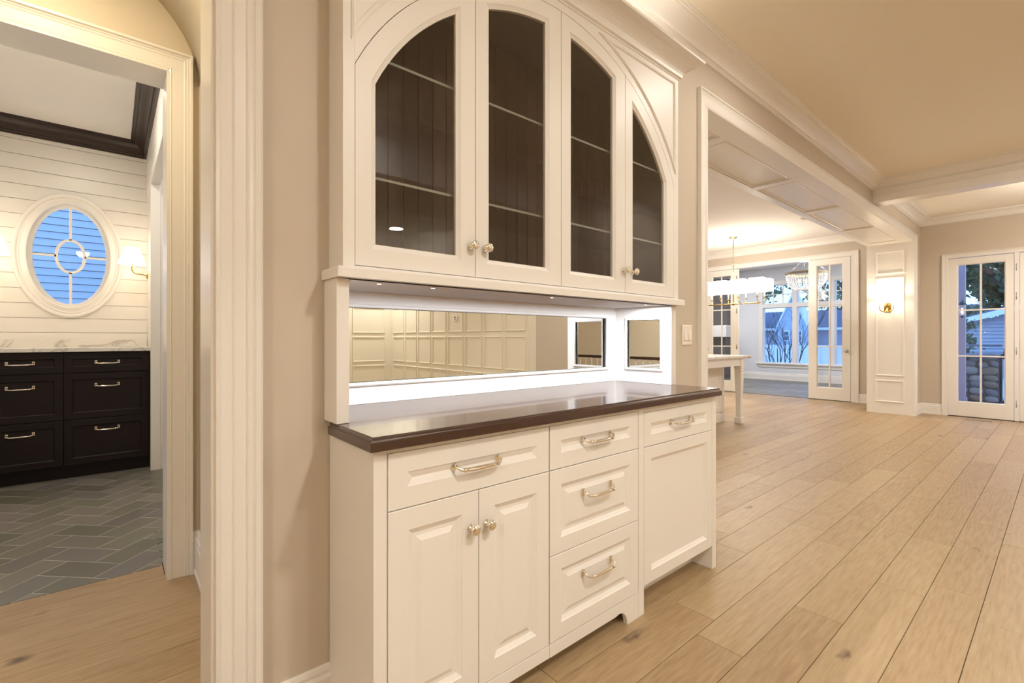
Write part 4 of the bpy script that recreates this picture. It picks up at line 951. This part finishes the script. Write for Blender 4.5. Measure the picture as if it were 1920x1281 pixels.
m = MB(); m.prism([(3.0, 1.60), (3.0, 1.80), (-3.0, 3.62), (-3.0, 3.42)], 24.6, 24.8, 'x'); m.build('fascia', EAVE, GA)
m = MB(); m.prism([(3.0, 1.80), (3.0, 1.86), (-3.0, 3.68), (-3.0, 3.62)], 24.6, 28, 'x'); m.build('roof', ROOF, GA)
m = MB(); m.box(20, -2, -.3, 20.4, 2.2, .95); m.build('dark_hedge', LEAF, label='dark low hedge in front of the garage', cat='hedge') if False else None
HS = thing('neighbor_house', (55, 19, 0), 'blue-lit gabled house with pale siding seen through the sunroom window', 'house')
m = MB(); m.prism([(17.35, -.5), (20.25, -.5), (20.25, 2.4), (18.8, 5.6), (17.35, 2.4)], 55, 57, 'x'); m.build('gable_wall', SIDING, HS)
m = MB()
for i in range(30):
    z = -.3+i*.19
    hw = 1.45 if z < 2.2 else max(.02, 1.45*(1-(z+.19-2.4)/3.2)) 
    m.add([(54.90, 18.8-hw, z), (54.90, 18.8+hw, z), (54.99, 18.8+hw, z+.19), (54.99, 18.8-hw, z+.19), (54.99, 18.8-hw, z), (54.99, 18.8+hw, z)], [(0, 1, 2, 3), (0, 4, 5, 1)])
m.build('siding', SIDING, HS, kind='stuff')
for sg in (-1, 1):
    m = MB(); m.prism([(18.8, 5.55), (18.8, 5.85), (18.8+sg*1.75, 2.0), (18.8+sg*1.75, 1.72)], 54.7, 57, 'x'); m.build('rake_board', EAVE, HS)
for yw in (18.15, 19.35):
    m = MB(); m.box(54.80, yw-.32, .9, 54.9, yw+.32, 2.0); f = m.build('window_frame', EAVE, HS)
    m = MB(); m.box(54.78, yw-.22, 1.0, 54.80, yw+.22, 1.42); m.box(54.78, yw-.22, 1.48, 54.80, yw+.22, 1.9); m.build('pane', ROOF, f)
m = MB(); m.box(57, 20, -.5, 60, 34, 2.1); m.box(57, 6, -.5, 60, 17.6, 2.1); m.build('wing_wall', SIDING2, HS)
m = MB(); m.prism([(56.4, 2.1), (56.4, 2.3), (64, 4.5), (64, 2.1)], 5, 34, 'y'); m.build('roof', ROOF, HS)
m = MB(); m.box(56.2, 20, 2.05, 56.4, 34, 2.3); m.box(56.2, 5, 2.05, 56.4, 17.3, 2.3); m.build('gutter', EAVE, HS)
FN = thing('yard_fence', (22, 8, -.3), 'long pale board fence behind the bare shrub', 'fence')
for i in range(26):
    y = 3.2+i*.30; m = MB(); m.box(22, y, -.3, 22.03, y+.293, .84); m.build('fence_board', EAVE, FN)
m = MB(); m.box(21.96, 3.2, .84, 22.08, 11, .90); m.build('cap_rail', EAVE, FN)
# bare shrub
def branch(m, p, d, L, r, dep):
    n = 3; pts = [p]; q = p.copy(); dd = d.copy()
    for i in range(n):
        dd = (dd+Vector((random.uniform(-.12, .12), random.uniform(-.12, .12), random.uniform(-.02, .12)))).normalized(); q = q+dd*(L/n); pts.append(q.copy())
    m.tube(pts, r, 4, taper=.6)
    if dep <= 0: return
    for k in range(3 if dep > 1 else 3):
        s_ = pts[random.randint(1, 3)]; nd = (dd+Vector((random.uniform(-.7, .7), random.uniform(-.7, .7), random.uniform(-.1, .5)))).normalized()
        branch(m, s_, nd, L*.68, r*.55, dep-1)
SH = thing('bare_shrub', (17.0, 6.1, -.3), 'leafless multi-stemmed shrub outside the sunroom window', 'shrub')
for i, (dx, dy) in enumerate(((0, -.05), (.1, .25), (-.05, -.3), (.05, .1), (0, .42), (0, -.5))):
    m = MB(); branch(m, Vector((17.0+dx, 6.1+dy*.6, -.3)), Vector((dx*.3, dy*.6, 1)).normalized(), 1.15, .022, 3); m.build('stem', BARK, SH)
# trees
def tree(loc, h, r, seedv, leafm, label, trunk=.25, nleaf=2600, base=1.5, ls=.16):
    random.seed(seedv)
    t = thing('tree', loc, label, 'tree', 'trees beyond the gardens')
    x, y, z = loc; m = MB(); top = Vector((x+random.uniform(-.3, .3), y+random.uniform(-.3, .3), z+h*.85))
    m.tube([(x, y, z), (x+.05, y, z+h*.3), tuple(top)], trunk, 8, taper=.4)
    for i in range(7):
        b = Vector((x, y, z+h*random.uniform(.25, .7))); a = random.uniform(0, 2*PI); m.tube([tuple(b), tuple(b+Vector((math.cos(a)*r*.5, math.sin(a)*r*.5, h*.12))), tuple(b+Vector((math.cos(a)*r*.8, math.sin(a)*r*.8, h*.25)))], trunk*.3, 5, taper=.4)
    m.build('trunk', BARK, t)
    m = MB(); cl = []
    for i in range(26):
        a = random.uniform(0, 2*PI); rr = r*math.sqrt(random.random()); cl.append(Vector((x+rr*math.cos(a), y+rr*math.sin(a), z+base+random.random()*(h-base))))
    for i in range(nleaf):
        c = random.choice(cl)+Vector((random.gauss(0, .32), random.gauss(0, .32), random.gauss(0, .26)))*r*.5
        u = Vector((random.uniform(-1, 1), random.uniform(-1, 1), random.uniform(-1, 1))).normalized()*ls; v = u.cross(Vector((random.uniform(-1, 1), random.uniform(-1, 1), random.uniform(-1, 1)))).normalized()*ls*.6
        m.add([c-u, c+v, c+u, c-v], [(0, 1, 2, 3)])
    m.build('foliage', leafm, t, kind='stuff')
tree((33, 1.4, -.4), 12, 2.4, 11, LEAF, 'dark leafy tree seen above the garage roof', .75, 5200, 2.6, .2)
tree((41, 6.2, -.4), 13, 3.0, 12, LEAF2, 'lighter green tree left of the dark one above the garage', .6, 5200, 1.5, .22)
tree((33, -5.0, -.4), 12, 2.6, 13, LEAF2, 'leafy tree at the right above the garage', .6, 3600, 2.0, .2)
tree((30, 12.4, -.4), 13, 2.6, 14, LEAF, 'thick dark trunk tree left outside the sunroom window', .55, 1500, 5.0)
tree((74, 33, -.4), 17, 6, 15, LEAF, 'tall tree behind the gabled house', .7, 3000, 4.5, .3)
tree((74, 19, -.4), 18, 5, 16, LEAF2, 'second tall tree behind the gabled house, more to the right', .7, 2600, 5.5, .3)
tree((21, 2.3, -.4), 2.6, .55, 17, LEAF2, 'small leafy shrub left of the garage', .06, 1400, .3, .06)
